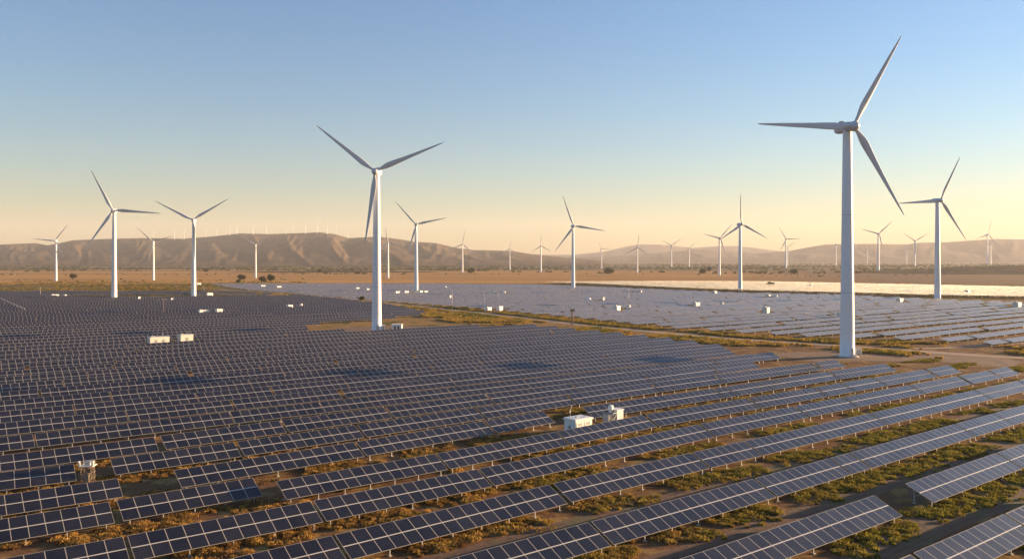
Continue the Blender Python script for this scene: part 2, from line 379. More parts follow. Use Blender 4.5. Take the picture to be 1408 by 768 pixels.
# low dark rise on the right of the plain
def rise(name, cx, cy, a, b, h, rot):
    v = []; f = []; nx, ny = 90, 40
    for j in range(ny+1):
        for i in range(nx+1):
            x = (i/nx*2-1); y = (j/ny*2-1); d = min(1, math.hypot(x, y)); z = h*(math.cos(d*math.pi)*.5+.5)
            z *= 1+.25*noise.fractal(Vector((x*3, y*3, 2.2)), 1, 2, 4)
            X, Y = x*a, y*b; v.append((cx+X*math.cos(rot)-Y*math.sin(rot), cy+X*math.sin(rot)+Y*math.cos(rot), z-.6))
    w = nx+1
    for j in range(ny):
        for i in range(nx): k = j*w+i; f.append((k, k+1, k+w+1, k+w))
    o = link(name, raw_mesh(name, v, f, 'mound', True)); tag(o, kind='structure')
rise('low_hill', 1230, 1900, 560, 330, 17, .1)
rise('low_hill', -420, 1950, 330, 120, 4, 0)
# ------------------------------------------------------------------ haze
hz = MB().box((0, 3500, 339), (30000, 24000, 684))
m = bpy.data.materials.new('air'); m.use_nodes = True; t = m.node_tree
t.nodes.remove(t.nodes['Principled BSDF']); pv = N(t, 'ShaderNodeVolumePrincipled')
pv.inputs['Color'].default_value = (.92, .88, .86, 1); pv.inputs['Density'].default_value = 5.4e-5; pv.inputs['Anisotropy'].default_value = .1
t.links.new(pv.outputs[0], t.nodes['Material Output'].inputs['Volume']); M['air'] = m
ho = hz.build('haze', 'air'); tag(ho, kind='stuff')
# ------------------------------------------------------------------ solar tables
MW, ML, TILT, TILT2 = 1.75, 1.92, R(24), R(13)              # module width, length, tilt
ct, st_ = math.cos(TILT), math.sin(TILT)
def grid_uv(me, fn):
    ul = me.uv_layers.new(name='UVMap')
    for l in me.loops: ul.data[l.index].uv = fn(me.vertices[l.vertex_index].co)
mod_cache = {}
def modrow(n, row, mat='panel'):
    key = (n, row, mat)
    if key in mod_cache: return mod_cache[key]
    mb = MB(); o = .03 if row else 0; y0 = row*(ML+.03); L = n*MW; th = .045
    cy = (y0+ML/2)*ct - 0; cz = H0+(y0+ML/2)*st_
    mb.box((L/2, cy, cz), (L, ML, th), 0, TILT); me = mb.mesh('module_row', mat)
    def uvf(co):
        s = co.y*ct+(co.z-H0)*st_; return (co.x/MW+.0001, (s-y0)/ML*.998+.001+row)
    grid_uv(me, uvf); mod_cache[key] = me; return me
def rail_me(n):
    key = ('rail', n)
    if key not in mod_cache:
        mb = MB(); s = ML+.015; mb.box((n*MW/2, s*ct-.03*st_*-1*0, H0+s*st_+.035), (n*MW+.04, .09, .03), 0, TILT)
        mod_cache[key] = mb.mesh('centre_rail', 'alu')
    return mod_cache[key]
def frame_me(n):
    key = ('frame', n)
    if key not in mod_cache:
        mb = MB(); L = n*MW
        for s in (.45, 2*ML-.45):
            mb.box((L/2, s*ct+.09*st_, H0+s*st_-.09*ct), (L, .07, .10), 0, TILT)
        for k in range(int(L//3.5)+1):
            x = .5+k*(L-1)/max(1, int(L//3.5)); s = ML; mb.box((x, s*ct+.17*st_, H0+s*st_-.17*ct), (.06, 2*ML-.3, .07), 0, TILT)
        mod_cache[key] = mb.mesh('support_frame', 'steel')
    return mod_cache[key]
def post_me(back):
    key = ('post', back)
    if key not in mod_cache:
        s = 2*ML-.75 if back else .7; y = s*ct; z = H0+s*st_-.12
        mb = MB(); mb.box((0, y, z/2), (.11, .09, z)); mb.box((0, y-.01, .04), (.35, .35, .08))
        if back: mb.tube((0, y, z*.45), (0, y-1.05, z-.62), .03, n=6)
        mod_cache[key] = mb.mesh('post', 'steel')
    return mod_cache[key]
def post_xs(n):
    L = n*MW; k = max(2, int(round(L/4.4))+1); return [.8+i*(L-1.6)/(k-1) for i in range(k)]
tables = []    # (u, v0, v1, n, key)
def seg_px(row, pts, v, start=None):
    """pts: pixel x,y of points on the lower edge where tables end"""
def add_row(row, segs):
    """segs: (u0, u1, v0, v1) in survey units, lower edge"""
    for u0, u1, v0, v1 in segs:
        L = (u1-u0)*US; n = max(2, int(round(L/MW)))
        tables.append(dict(u=u0*US, v=v0*US, n=n, yaw=math.atan2((v1-v0), (u1-u0)), row=row, field=0, sc=L/(n*MW)))
def cuts(row, us, vs, g=.015):
    """tables between successive cut positions us; vs: [(u, v)] profile of the row"""
    U = [a for a, _ in vs]; V = [b for _, b in vs]
    segs = []
    for a, b in zip(us[:-1], us[1:]):
        if a is None or b is None: continue
        a2, b2 = a+g/2, b-g/2; segs.append((a2, b2, float(np.interp(a2, U, V)), float(np.interp(b2, U, V))))
    add_row(row, segs)
k_ = .949
def ut(x, y):                                   # survey u of a pixel on the upper edge
    h1 = H0+2*ML*st_; return uv2(x, y, h1)[0]/US
def ub(x, y): return uv2(x, y)[0]/US
def c4(x, y): return (1048+x/3.839, 568+y/3.839)
def c8(x, y): return (1048+x/3.839, 420+y/3.839)
def c7(x, y): return (680+x/3.839, 420+y/3.839)
cuts(0, [1.9, 2.62, ut(1387,707), 4.3, 5.2], [(1,1.225),(6,1.26)])
cuts(1, [.95, 1.85, ub(1243,708)], [(0,1.63),(2.37,1.655),(3.15,1.66),(5,1.70)])
cuts(1, [ub(1283,691), ut(*c4(1235,208)), 5.35, 6.3], [(3.4,1.672),(4.32,1.691),(6.4,1.73)])
cuts(2, [.55, 1.25, 2.0, ut(1033,656.6), ut(1139,629), ut(1168,622), ut(1311,582), ut(1368,568), 6.6, 7.8], [(.5,2.07),(1.78,2.092),(2.856,2.103),(3.727,2.124),(5.39,2.165),(8,2.23)])
cuts(3, [.45, 1.2, ub(782,691)], [(.4,2.49),(1.215,2.515),(2.19,2.561)])
cuts(3, [ub(784,690), ub(977,643), ub(1050,626), ut(*c8(570,568)), ut(*c8(1125,445)), ut(*c8(1340,392)), 8.4, 9.6], [(2.1,2.565),(3.12,2.588),(3.52,2.594),(4.79,2.623),(6.24,2.654),(7.5,2.68),(10,2.75)])
cuts(4, [-.1, .62, 1.3, 2.1, ub(984,600)], [(-1,2.93),(1.05,2.933),(2.18,2.955),(3.24,3.0),(3.69,3.028)])
cuts(4, [ub(984,600), ut(*c8(145,527)), ut(*c8(405,480)), ut(*c8(775,418)), ut(*c8(1035,370)), ut(*c8(1185,340)), ub(*c8(1370,362))], [(3.69,3.032),(5.14,3.053),(6.07,3.06),(7.8,3.08)], .02)
cuts(5, [-.3, .2, ub(161,718)], [(-1,3.402),(.66,3.40)]); cuts(5, [ub(167,716), 1.24], [(.6,3.405),(1.3,3.42)])
cuts(5, [ub(392,687), 2.1, 2.9, ub(906,586)], [(1.28,3.30),(2.45,3.325),(3.63,3.419)])
cuts(5, [ub(906,586), ut(*c8(0,500)), ut(*c8(285,432)), ut(*c8(400,405)), ut(*c8(575,378)), ut(*c8(850,333)), ub(*c8(1052,353))], [(3.63,3.419),(5.44,3.425),(7.5,3.441)], .02)
cuts(6, [-.4, .15, ub(172,682)], [(-1,3.765),(.76,3.754)])
cuts(6, [ub(246,669), 1.9, ub(683,595), ub(765,580)], [(1,3.75),(1.37,3.756),(2.75,3.846),(3.24,3.882)])
cuts(6, [3.5, ub(*c7(1225,485)), ut(*c8(0,480))+.15, ut(*c8(335,345)), ub(*c8(715,343))], [(3.4,3.84),(5.2,3.84),(6.24,3.86),(7.2,3.842)], .02)
cuts(7, [-.5, .1, ub(108,660)], [(-1,4.2),(.35,4.185),(.65,4.152)])
cuts(7, [ub(156,653), 1.4, 2.1, 2.95, 3.75, 4.6, ut(*c7(1150,365)), ut(*c8(245,298)), ub(*c8(445,322))], [(.7,4.153),(1.5,4.163),(3.0,4.228),(3.6,4.27),(4.9,4.30),(5.7,4.28),(7.1,4.275)], .018)
cuts(8, [-.5, .2, ub(221,619.5)], [(-1,4.56),(1.1,4.534)])
cuts(8, [ub(228,619), 1.8, 2.5, 3.3, 4.1, 4.9, 5.75, 6.35], [(1.1,4.55),(3,4.62),(6.4,4.68)], .018)
def inside(p, poly):
    x, y = p; c = False; n = len(poly)
    for i in range(n):
        x1, y1 = poly[i]; x2, y2 = poly[(i+1)%n]
        if (y1 > y) != (y2 > y) and x < (x2-x1)*(y-y1)/(y2-y1)+x1: c = not c
    return c
G2 = lambda P: [tuple(gp(*p)[:2]) for p in P]
LEFT = G2([(-140,900),(-140,403.5),(60,402.8),(290,403.2),(330,405),(395,406),(440,411),(520,419),(598,435),(420,449.5),(425,460),(490,461),(700,452),(745,453),(815,461),(865,466),(930,473),(990,481),(1022,498),(1068,494),(1085,510),(1085,900)])
BARE = [G2(P) for P in ([(60,407.5),(170,406.5),(300,405.8),(420,407),(420,408.5),(200,411.5),(100,410.5)],)]
FAR = G2([(290,391.5),(420,391),(600,391.3),(740,392.5),(880,398),(1000,403.5),(1150,406.5),(1240,411),(1520,422),(1520,484),(1360,477),(1290,472),(1200,470),(1100,465),(1020,460),(930,454),(850,446.5),(780,438),(700,430),(640,424.5),(560,418),(470,412),(400,404),(340,400)])
def clear_of(p, spots):
    return all((p[0]-s[0])**2+(p[1]-s[1])**2 > s[2]**2 for s in spots)
# cabins etc inside the fields: x, y of the visible foot, kind (see below)
CAB = []
def fill(poly, v0, pitch, field, nmin, nmax, bare=(), u_lim=None, jit=.25, row0=9, spots=()):
    us = [Vector((p[0], p[1], 0)).dot(ru) for p in poly]; vs = [Vector((p[0], p[1], 0)).dot(rq) for p in poly]
    v = v0; row = row0
    while v < max(vs):
        u = min(us)+random.uniform(0, 8); vj = random.uniform(-.35, .35)
        while u < max(us):
            n = random.randint(nmin, nmax)
            # trim the table so that it lies within the polygon
            ok = []
            for i in range(n+1):
                p = ru*(u+i*MW)+rq*(v+1.7); ok.append(inside((p.x, p.y), poly) and not any(inside((p.x, p.y), b) for b in bare) and clear_of(p, spots))
            i = 0; best = None
            while i <= n:
                if ok[i]:
                    j = i
                    while j < n and ok[j+1]: j += 1
                    if best is None or j-i > best[1]-best[0]: best = (i, j)
                    i = j+1
                else: i += 1
            if best and best[1]-best[0] >= 4:
                tables.append(dict(u=u+best[0]*MW, v=v+vj+random.uniform(-jit, jit)*.5, n=best[1]-best[0], yaw=R(random.uniform(-.25,.25)), row=row, field=field, sc=1))
            u += n*MW+(random.choice([.4,.5,1.3,1.8]) if field else random.choice([.25,.25,.3,.35,.6,1.2]))
        v += pitch*random.uniform(.975, 1.025); row += 1
# x, y of the foot, kind, (length, depth, height) in metres, turn, label
CAB = [
 (218,475,'long',(7.4,3.0,3.9),-.35,'long cream equipment cabin with aerial among the left solar tables'),
 (255,473,'box',(5.0,3.4,4.3),-.35,'short cream cabin right of the long one in the left field'),
 (280,433,'long',(6.2,2.6,3.5),-.2,'low white cabin in the left solar field, left one of two'),
 (301,432.5,'box',(3.6,2.6,3.9),-.2,'small white cabin right of the low white cabin in the left solar field'),
 (75.5,409.5,'long',(5.8,2.6,3.7),0,'white cabin at the far edge of the left field, left of the first big turbine'),
 (89,409.5,'tank',(3.4,3.4,3.9),0,'rounded white tank at the far edge of the left field'),
 (191.5,414,'dish',(2.4,2.4,4.2),.3,'pale dish shaped unit on a short stand right of the first big turbine'),
 (237,415.5,'dish',(2.4,2.4,4.0),-.4,'pale dish shaped unit beside the field mast in the left solar field'),
 (288,406.5,'long',(5.5,2.6,3.2),0,'low white cabin on dry grass right of the second turbine from the left field'),
 (273,391.5,'long',(5.5,3,2.9),0,'white cabin on the olive grass strip just right of the second large left turbine'),
 (398,425,'box',(3.6,2.4,3.4),.2,'small pale unit left of the pair at the right edge of the left field'),
 (414,424,'tank',(2.2,2.2,4.3),.2,'slim pale tank right of the pair at the right edge of the left field'),
 (361,395.5,'long',(5.8,3,3.6),0,'small white cabin at the left end of the far field below the dark trees'),
 (383,396.8,'long',(5.4,3,3.6),0,'small white cabin in the far field, just right of the dark trees above'),
 (491,399,'box',(4.0,2.6,3.7),0,'tiny white cabin in the far field just left of the tall middle turbine'),
 (505,400,'box',(3.0,2.6,3.2),0,'tiny pale cabin in the far field nearly touching the tall middle turbine'),
 (546,404.5,'long',(5.4,2.6,3.5),0,'low white cabin in the far field, left of the pair beside the middle turbine'),
 (558,404.2,'long',(5.0,2.6,3.5),0,'low white cabin in the far field, right of the pair beside the middle turbine'),
 (578,403.5,'box',(3.6,3.0,3.4),0,'small white hut at the foot of the turbine behind the middle one'),
 (585,403.3,'long',(4.4,2.2,3.0),0,'low pale hut just right of the foot of the turbine behind the middle one'),
 (612,396.8,'tank',(3.6,3.0,3.6),0,'rounded white unit at the far edge of the far field right of two huts'),
 (619,412,'dish',(2.4,2.4,4.4),.4,'grey dish unit beside a thin mast in the middle of the far field'),
 (679,405,'long',(5.0,2.6,3.6),0,'white cabin in the far field centre, left one of the upper pair'),
 (692,404.8,'box',(3.8,2.6,3.8),0,'white cabin in the far field centre, right one of the upper pair'),
 (671,428,'box',(3.9,2.8,3.3),.05,'left one of two white cabins between far field and dirt road'),
 (687,427,'box',(3.4,2.6,3.5),.05,'right one of two white cabins between far field and dirt road'),
 (809,414.5,'tank',(4.4,3.0,3.7),0,'domed white unit in the far field right of the central turbine'),
 (830,414.5,'dish',(2.8,2.8,4.0),-.3,'grey dish unit in the far field right of the domed white unit'),
 (848,427,'box',(3.9,3.0,3.9),-.1,'white cabin in the far field, left of the hooked mast'),
 (864,425.6,'tank',(3.0,2.6,4.2),0,'white rounded tank in the far field under the hooked mast'),
 (880,403.5,'tank',(4.0,3.4,4.2),0,'round white tank at the edge of the pale stowed panels'),
 (957,422,'long',(5.2,3.0,3.9),-.15,'tan cabin in the far field left of a slim turbine, with a lower annex'),
 (982,405.5,'box',(4.4,3.4,4.4),0,'tan cabin on the border between grey and pale panels'),
 (992.5,420.5,'tank',(2.2,2.2,4.0),0,'small round tan tank in the far field right of the tan cabin'),
 (1056,410.5,'box',(3.4,3.0,4.0),0,'cream cabin behind the slim turbine on the grey panels, left of a pair'),
 (1066.5,410.5,'tank',(3.4,3.0,4.0),0,'cream rounded tank behind the slim turbine, right of a pair'),
 (1053,431,'box',(3.4,3.2,4.4),-.25,'cream cabin alone among grey panels, lowest one right of the slim turbine'),
 (1154,438,'tank',(3.0,3.0,4.4),0,'cream round tank peeking out left of the largest turbine tower'),
 (1237,416,'long',(5.6,3,4.0),-.3,'tan cabin among grey panels left of the second right turbine'),
 (1330,404,'long',(8,3.4,4.2),0,'low dark roofed shed among the pale panels right of the second right turbine'),
 (1398,423,'long',(6.0,3.6,4.6),-.3,'tan cabin with dark roof gear at the right edge among grey panels'),
 (1115,394.5,'box',(4.4,3.2,3.8),0,'tiny pale hut at the far edge of the pale panels'),
]
MAST = [
 (225,434,9.5,'weathered mast with a cross arm standing in the left solar field'),
 (55.5,408,7.5,'short thin grey mast at the far left edge of the solar field'),
 (622,426.5,13.5,'thin grey mast at the near edge of the far field, left of two white cabins'),
 (666,424,12.0,'thin grey mast just left of the two white roadside cabins'),
 (685,416,9.0,'thin grey mast rising behind the two white roadside cabins'),
 (864.5,420,11.0,'grey mast with a hooked arm above the pair of white units'),
 (280.5,400,5.5,'short grey pole behind the second large left turbine')]
SPOT = []
for x, y, k, d, a, l in CAB: p = gp(x, y); SPOT.append((p.x, p.y, max(d[0], d[1])*.5+2.2))
for x, y, h, l in MAST: p = gp(x, y); SPOT.append((p.x, p.y, 2.0))
KIO = gp(795, 597); SPOT.append((KIO.x, KIO.y, 4))
fill(LEFT, 5.03*US, .43*US, 0, 9, 18, BARE, row0=9, spots=SPOT)
fill(FAR, 4.35*US, .465*US, 1, 12, 22, row0=100, spots=SPOT, jit=2.2)
def vis(tb, m=25):
    o = ru*tb['u']+rq*tb['v']; L = tb['n']*MW
    for s in (0, .5, 1):
        p = o+ru*(L*s)
        if p.y < 25: continue
        x, y = px((p.x, p.y+1.7, 1.7)); 
        if -m < x < 1408+m and y < 768+m: return True
    return False
for tb in tables: tb['see'] = vis(tb, 2); tb['p'] = ru*tb['u']+rq*tb['v']; tb['c'] = tb['p']+ru*(tb['n']*MW/2)
tables = [tb for tb in tables if vis(tb, 45)]
order = sorted([tb for tb in tables if tb['see']], key=lambda tb: tb['c'].length)
N_ONE = 300
ones = order[:N_ONE]; ids = set(id(t_) for t_ in ones)
rest = [tb for tb in tables if id(tb) not in ids]
near_extra = [tb for tb in rest if tb['c'].length < ones[-1]['c'].length]
rows = {}
for tb in tables:
    if tb['see']: rows.setdefault((tb['field'], tb['row']), []).append(tb)
ORD = ['zeroth','first','second','third','fourth','fifth','sixth','seventh','eighth','ninth','tenth','eleventh','twelfth','thirteenth','fourteenth','fifteenth','sixteenth','seventeenth','eighteenth','nineteenth','twentieth']
TENS = {2:'twenty',3:'thirty',4:'forty',5:'fifty',6:'sixty'}
def ordn(n):
    if n <= 20: return ORD[n]
    if n % 10 == 0: return TENS[n//10][:-1]+'ieth'
    return TENS[n//10]+'-'+ORD[n%10]
for (fl, rw), L in rows.items():
    L.sort(key=lambda tb: tb['u'])
    for i, tb in enumerate(L): tb['pos'] = i+1; tb['of'] = len(L)
rank = {}
for fl in (0, 1):
    for i, rw in enumerate(sorted(r_ for (f_, r_) in rows if f_ == fl)): rank[(fl, rw)] = i+1
used_l = {}
def table_label(tb):
    r_ = rank[(tb['field'], tb['row'])]; x = px((tb['c'].x, tb['c'].y, 1.7))[0]
    hue = 'navy' if x < 560 else ('slate blue' if x < 900 else 'greyish')
    ln = 'short ' if tb['n'] <= 7 else ('long ' if tb['n'] >= 17 else '')
    pos = 'only table' if tb['of'] == 1 else ('leftmost table' if tb['pos'] == 1 else ('rightmost table' if tb['pos'] == tb['of'] else ordn(tb['pos'])+' table from left'))
    if tb['field']: return f"{ln}{hue} solar panels, {pos}, {ordn(r_)} row beyond the road"
    return f"{ln}{hue} solar panels, {pos}, " + ("nearest row at the bottom right corner" if r_ == 1 else f"{ordn(r_)} row from the viewer")
def table_full(tb):
    rz = ROW_RZ+tb['yaw']; r = empty('solar_table', tb['p'], rz); n = tb['n']; tl = R(random.uniform(-.6,.6))
    tag(r, table_label(tb), 'solar panels', 'solar tables of the near field' if tb['field'] == 0 else 'solar tables of the far field')
    r.scale = (tb['sc'], 1, 1)
    link('module_row', modrow(n, 0), r); link('module_row', modrow(n, 1), r)
    link('centre_rail', rail_me(n), r); link('support_frame', frame_me(n), r)
    for x in post_xs(n):
        for b in (False, True): link('post', post_me(b), r, (x, 0, 0))
one_cache = {}
def table_one_me(n, TILT=TILT):
    key = (n, TILT); ct, st_ = math.cos(TILT), math.sin(TILT)
    if key not in one_cache:
        mb = MB(); L = n*MW; W2 = 2*ML+.03
        mb.box((L/2, W2/2*ct, H0+W2/2*st_), (L, W2, .05), 0, TILT); nf = 6
        for x in post_xs(n)[::2]:
            for s in (.7, 2*ML-.75): z = H0+s*st_-.1; mb.box((x, s*ct, z/2), (.12, .1, z))
        for s in (.5, 2*ML-.5): mb.box((L/2, s*ct+.08*st_, H0+s*st_-.08*ct), (L, .08, .08), 0, TILT)
        me = mb.mesh('solar_table', 'panel_far' if TILT > .3 else 'panel_low'); me.materials.append(M['steel']); me.materials.append(M['back'])
        for p in me.polygons: p.material_index = 0 if p.index < nf else 1
        me.polygons[0].material_index = 2
        grid_uv(me, lambda co: (co.x/MW, (co.y*ct+(co.z-H0)*st_)/W2*2)); one_cache[key] = me
    return one_cache[key]
NEAR = 215
for tb in ones:
    if tb['c'].length < NEAR: table_full(tb)
    else:
        o = link('solar_table', table_one_me(tb['n'], TILT if tb['field'] == 0 else TILT2), None, tb['p'], (R(random.uniform(-.5,.5)), R(random.uniform(-.15,.15)), ROW_RZ+tb['yaw']))
        tag(o, table_label(tb), 'solar panels', 'solar tables of the near field' if tb['field'] == 0 else 'solar tables of the far field')
def merged(name, lst, mat, tilt, h0, label, gap=0):
    V = []; Fc = []; UV = []; idx = []
    c_, s_ = math.cos(tilt), math.sin(tilt); W2 = 2*ML+.03
    for tb in lst:
        a = ROW_RZ+tb['yaw']; X = np.array((math.cos(a), math.sin(a), 0)); tj = (tilt if not tb['field'] == 1 else TILT2)+R(random.uniform(-.6,.6)*(1 if tilt > .1 else 3)); c_, s_ = math.cos(tj), math.sin(tj)
        Yv = np.array((-math.sin(a)*c_, math.cos(a)*c_, s_)); Nn = np.cross(X, Yv); o = np.array(tb['p'])+np.array((0,0,h0+random.uniform(-.05,.05))); L = tb['n']*MW
        b = len(V); ou = random.randint(0, 400)
        for dz in (-.06, 0):
            for x, y in ((0,0),(L,0),(L,W2),(0,W2)): V.append(o+X*x+Yv*y+Nn*dz)
        cu = [(ou,0),(ou+tb['n'],0),(ou+tb['n'],2),(ou,2)]*2
        for k, q in enumerate(((3,2,1,0),(4,5,6,7),(0,1,5,4),(1,2,6,5),(2,3,7,6),(3,0,4,7))):
            Fc.append([b+i for i in q]); UV += [cu[i] for i in q] if k < 2 else [(ou,0)]*4; idx.append(2 if k == 0 else ((3 if tb['field'] == 1 else 0) if k == 1 else 1))
        for x in np.linspace(1, L-1, max(2, int(L/9))):    # posts as thin boards
            for y in (.7, W2-.7):
                t_ = o+X*x+Yv*y-Nn*.06; g0 = t_.copy(); g0[2] = 0; b = len(V); w = X*.07
                V += [g0-w, g0+w, t_+w, t_-w]; Fc.append([b, b+1, b+2, b+3]); UV += [(0,0)]*4; idx.append(1)
    me = raw_mesh(name, V, Fc, mat); me.materials.append(M['alu']); me.materials.append(M['back']); me.materials.append(M['panel_low'])
    me.polygons.foreach_set('material_index', idx)
    ul = me.uv_layers.new(name='UVMap'); ul.data.foreach_set('uv', np.array(UV, np.float32).ravel())
    o = link(name, me); tag(o, label, 'solar panels', None, 'stuff'); return o
merged('far_solar_tables', rest, 'panel_far', TILT, H0, 'mass of small distant solar tables filling the far parts of both fields')
# pale strip: tables stowed flat, packed close together
keep = tables; tables = []
PALE = G2([(742,389.3),(900,388.2),(1050,388.6),(1200,392),(1408,396.5),(1540,399),(1540,413),(1408,411),(1290,409),(1150,404.8),(1000,401),(880,395.5),(800,391.5)])
fill(PALE, min(Vector((p[0], p[1], 0)).dot(rq) for p in PALE), 5.0, 2, 14, 24, row0=300, jit=.1, spots=SPOT)
tables = [tb for tb in tables]
for tb in tables: tb['p'] = ru*tb['u']+rq*tb['v']
merged('stowed_solar_tables', tables, 'panel_flat', R(-1.5), 2.4, 'bright strip of flat stowed solar tables glinting beyond the far field')
print('TABLES', len(keep), 'visible', len(order), 'full', sum(1 for t_ in ones if t_['c'].length < NEAR), 'pale', len(tables), 'extra', len(near_extra))
# ------------------------------------------------------------------ wind turbines
def tower_me():
    mb = MB(); prof = [(.0345,-.003),(.0345,.004),(.031,.006)]+[(.031-.0125*k/10, .006+.988*k/10) for k in range(1, 11)]
    mb.lathe(prof, 32); return mb.mesh('tower', 'white')
def nacelle_me():
    """front of the rotor looks along -Y; unit = hub height"""
    v = []; f = []; sec = [(-.030,.016,.016),(-.026,.019,.019),(0,.022,.022),(.04,.023,.023),(.065,.021,.021),(.078,.016,.017),(.082,.008,.010)]; n = 20
    for y, a, b in sec:
        for i in range(n):
            t = 2*math.pi*i/n; cx, cz = math.cos(t), math.sin(t); e = .6
            v.append((a*math.copysign(abs(cx)**e, cx), y, .004+b*math.copysign(abs(cz)**e, cz)))
    for k in range(len(sec)-1):
        for i in range(n): f.append((k*n+i, (k+1)*n+i, (k+1)*n+(i+1)%n, k*n+(i+1)%n))
    me = bpy.data.meshes.new('nacelle'); me.from_pydata(v, [], f+[tuple(range(n)), tuple(range(len(sec)*n-1, (len(sec)-1)*n-1, -1))])
    me.polygons.foreach_set('use_smooth', [True]*len(f)+[False]*2); me.materials.append(M['nacelle']); me.update(); return me
def hub_me():
    mb = MB(); mb.lathe([(.0001,-.078),(.008,-.076),(.016,-.070),(.021,-.060),(.0225,-.048),(.021,-.036),(.018,-.029)], 24, 'Y'); return mb.mesh('spinner', 'nacelle')
def blade_me():
    """length 1 along +Z, thickness along Y, leading edge towards +X"""
    st = [(0,.034,1,0),(.04,.034,1,0),(.09,.044,.62,22),(.15,.066,.36,19),(.20,.076,.27,15),(.28,.070,.23,11),(.4,.057,.20,7),(.55,.045,.18,4),(.7,.035,.17,2),(.85,.024,.16,0),(.95,.015,.15,-1),(.99,.008,.15,-1),(1.0,.002,.15,-1)]
    n = 14; v = []; f = []
    for z, c, th, tw in st:
        a = R(tw); bend = .028*z*z
        for i in range(n):
            t = 2*math.pi*i/n; x = math.cos(t); y = math.sin(t)*.5*th
            if th < .9: y *= (.35+.65*(x+1)/2)**.6*1.25
            x = x*.5*c-(0 if th > .9 else c*.12); y = y*c
            v.append((x*math.cos(a)-y*math.sin(a), x*math.sin(a)+y*math.cos(a)-bend, z))
    for k in range(len(st)-1):
        for i in range(n): f.append((k*n+i, k*n+(i+1)%n, (k+1)*n+(i+1)%n, (k+1)*n+i))
    return raw_mesh('blade', v, f, 'blade', True)
TM = dict(tower=tower_me(), nac=nacelle_me(), hub=hub_me(), blade=blade_me())
def fit(hub, tips):
    P = sorted([(math.atan2(hub[1]-t[1], t[0]-hub[0]) % (2*math.pi), t[0]-hub[0], hub[1]-t[1]) for t in tips]); best = None
    sv = sum(p[2]**2 for p in P); Rr = math.sqrt(sv/1.5); sh = sum(p[1]**2 for p in P); cc = min(1.0, math.sqrt(sh/1.5)/Rr)
    for k in range(0, 1200):
        t0 = R(k/10); e = 0
        for i in range(3):
            for off in range(1): pass
        for off in range(3):
            e = sum((Rr*cc*math.cos(t0+2*math.pi/3*(i+off))-P[i][1])**2+(Rr*math.sin(t0+2*math.pi/3*(i+off))-P[i][2])**2 for i in range(3))
            if best is None or e < best[0]: best = (e, t0+2*math.pi/3*off)
    return best[1], Rr, cc
def turbine(base, hub, tips, label, group, side=1, spin=None):
    p = gp(*base); sc = F/p.y; hz_ = (base[1]-hub[1])/sc
    if spin is None: th, Rp, c = fit(hub, tips); Rw = Rp/sc
    else: th, Rw, c = spin
    c = max(.45, min(.995, c)); de = math.acos(c); los = math.atan2(p.x, p.y); A = max(los+math.pi-side*de, R(168))
    r = empty('wind_turbine', p, math.pi-A); tag(r, label, 'wind turbine', group)
    s = hz_; link('tower', TM['tower'], r, (0,0,0), (0,0,0), (s,s,s))
    # hub sits where the photograph has it: keep the overhang
    link('nacelle', TM['nac'], r, (0,0,hz_), (0,0,0), (s,s,s)); link('spinner', TM['hub'], r, (0,0,hz_), (0,0,0), (s,s,s))
    for k in range(3):
        link('blade', TM['blade'], r, (0,-.050*s,hz_+.003*s), (0, math.pi/2-(th+2*math.pi/3*k), 0), (Rw, Rw, Rw))
    return r, s
def z4(*P): return [(x/2.996, 200+y/2.996) for x, y in P]
def z5(*P): return [(420+x/2.845, 150+y/2.845) for x, y in P]
def z6(*P): return [(860+x/2.569, 230+y/2.569) for x, y in P]
GT = 'wind turbines standing on the plain'
def T(pts, label, side=1): return turbine(pts[0], pts[1], pts[2:], label, GT, side)
T([(77,386),(76,331)]+z4((283,325),(133,386),(266,467)), 'leftmost white turbine of the plain, one blade pointing level to the left')
T([(157,412)]+z4((460,269),(393,102),(636,281),(381,420)), 'tall white turbine on the left edge of the solar field, one blade level right')
T(z4((632,554),(631,396),(563,340),(708,379),(612,478)), 'smaller turbine between the two tall turbines on the left')
T(z4((798,625),(793,308),(648,230),(917,232),(806,475)), 'tall left turbine with two blades raised in a wide V and one down its tower')
T(z4((1053,545),(1053,409),(993,373),(1113,375),(1049,478)), 'small turbine before the hills with blades raised in an even V')
MT = T([(518,455),(514,237),(430,170),(601,202),(502,335)], 'large turbine in the middle of the solar field beside a white kiosk', -1)
T(z5((323,660),(320,521),(307,452),(376,539),(292,551)), 'smaller turbine right behind the large middle turbine, one blade nearly upright')
T(z5((433,715),(427,452),(347,361),(545,424),(394,565)), 'medium turbine just right of the large middle one, blade tips up left and right')
T(z5((614,638),(614,529),(619,472),(657,567),(588,540)), 'small turbine right of the medium one, upright blade leaning slightly right')
T(z5((799,628),(799,547),(801,507),(822,565),(780,553)), 'faint little turbine at centre left, smallest before the end of the hills')
T(z5((921,638),(920,535),(920,484),(958,556),(894,552)), 'small turbine near the picture centre with one blade straight up')
T(z5((1047,702),(1045,458),(1023,340),(1140,480),(1010,556)), 'medium turbine at the left tip of the pale stowed panels')
T(z5((1158,624),(1158,546),(1141,512),(1187,546),(1147,572)), 'tiny turbine just right of the turbine at the pale panels')
T(z6((42,372),(43,283),(46,230),(74,308),(3,302)), 'small turbine right of the centre with one upright and two drooping blades')
T(z6((162,355),(161,276),(135,257),(189,252),(165,318)), 'distant turbine with blades in a V, left one of two near the pale hills')
T(z6((225,355),(226,286),(245,261),(198,276),(234,312)), 'distant turbine with blades in a V, right one of two near the pale hills')
T(z6((332,382),(331,250),(374,200),(273,236),(352,316)), 'turbine just left of the slim medium turbine, one blade pointing up right')
T(z6((405,437),(410,202),(412,90),(488,248),(349,258)), 'slim medium turbine with one blade straight up standing in the pale panels')
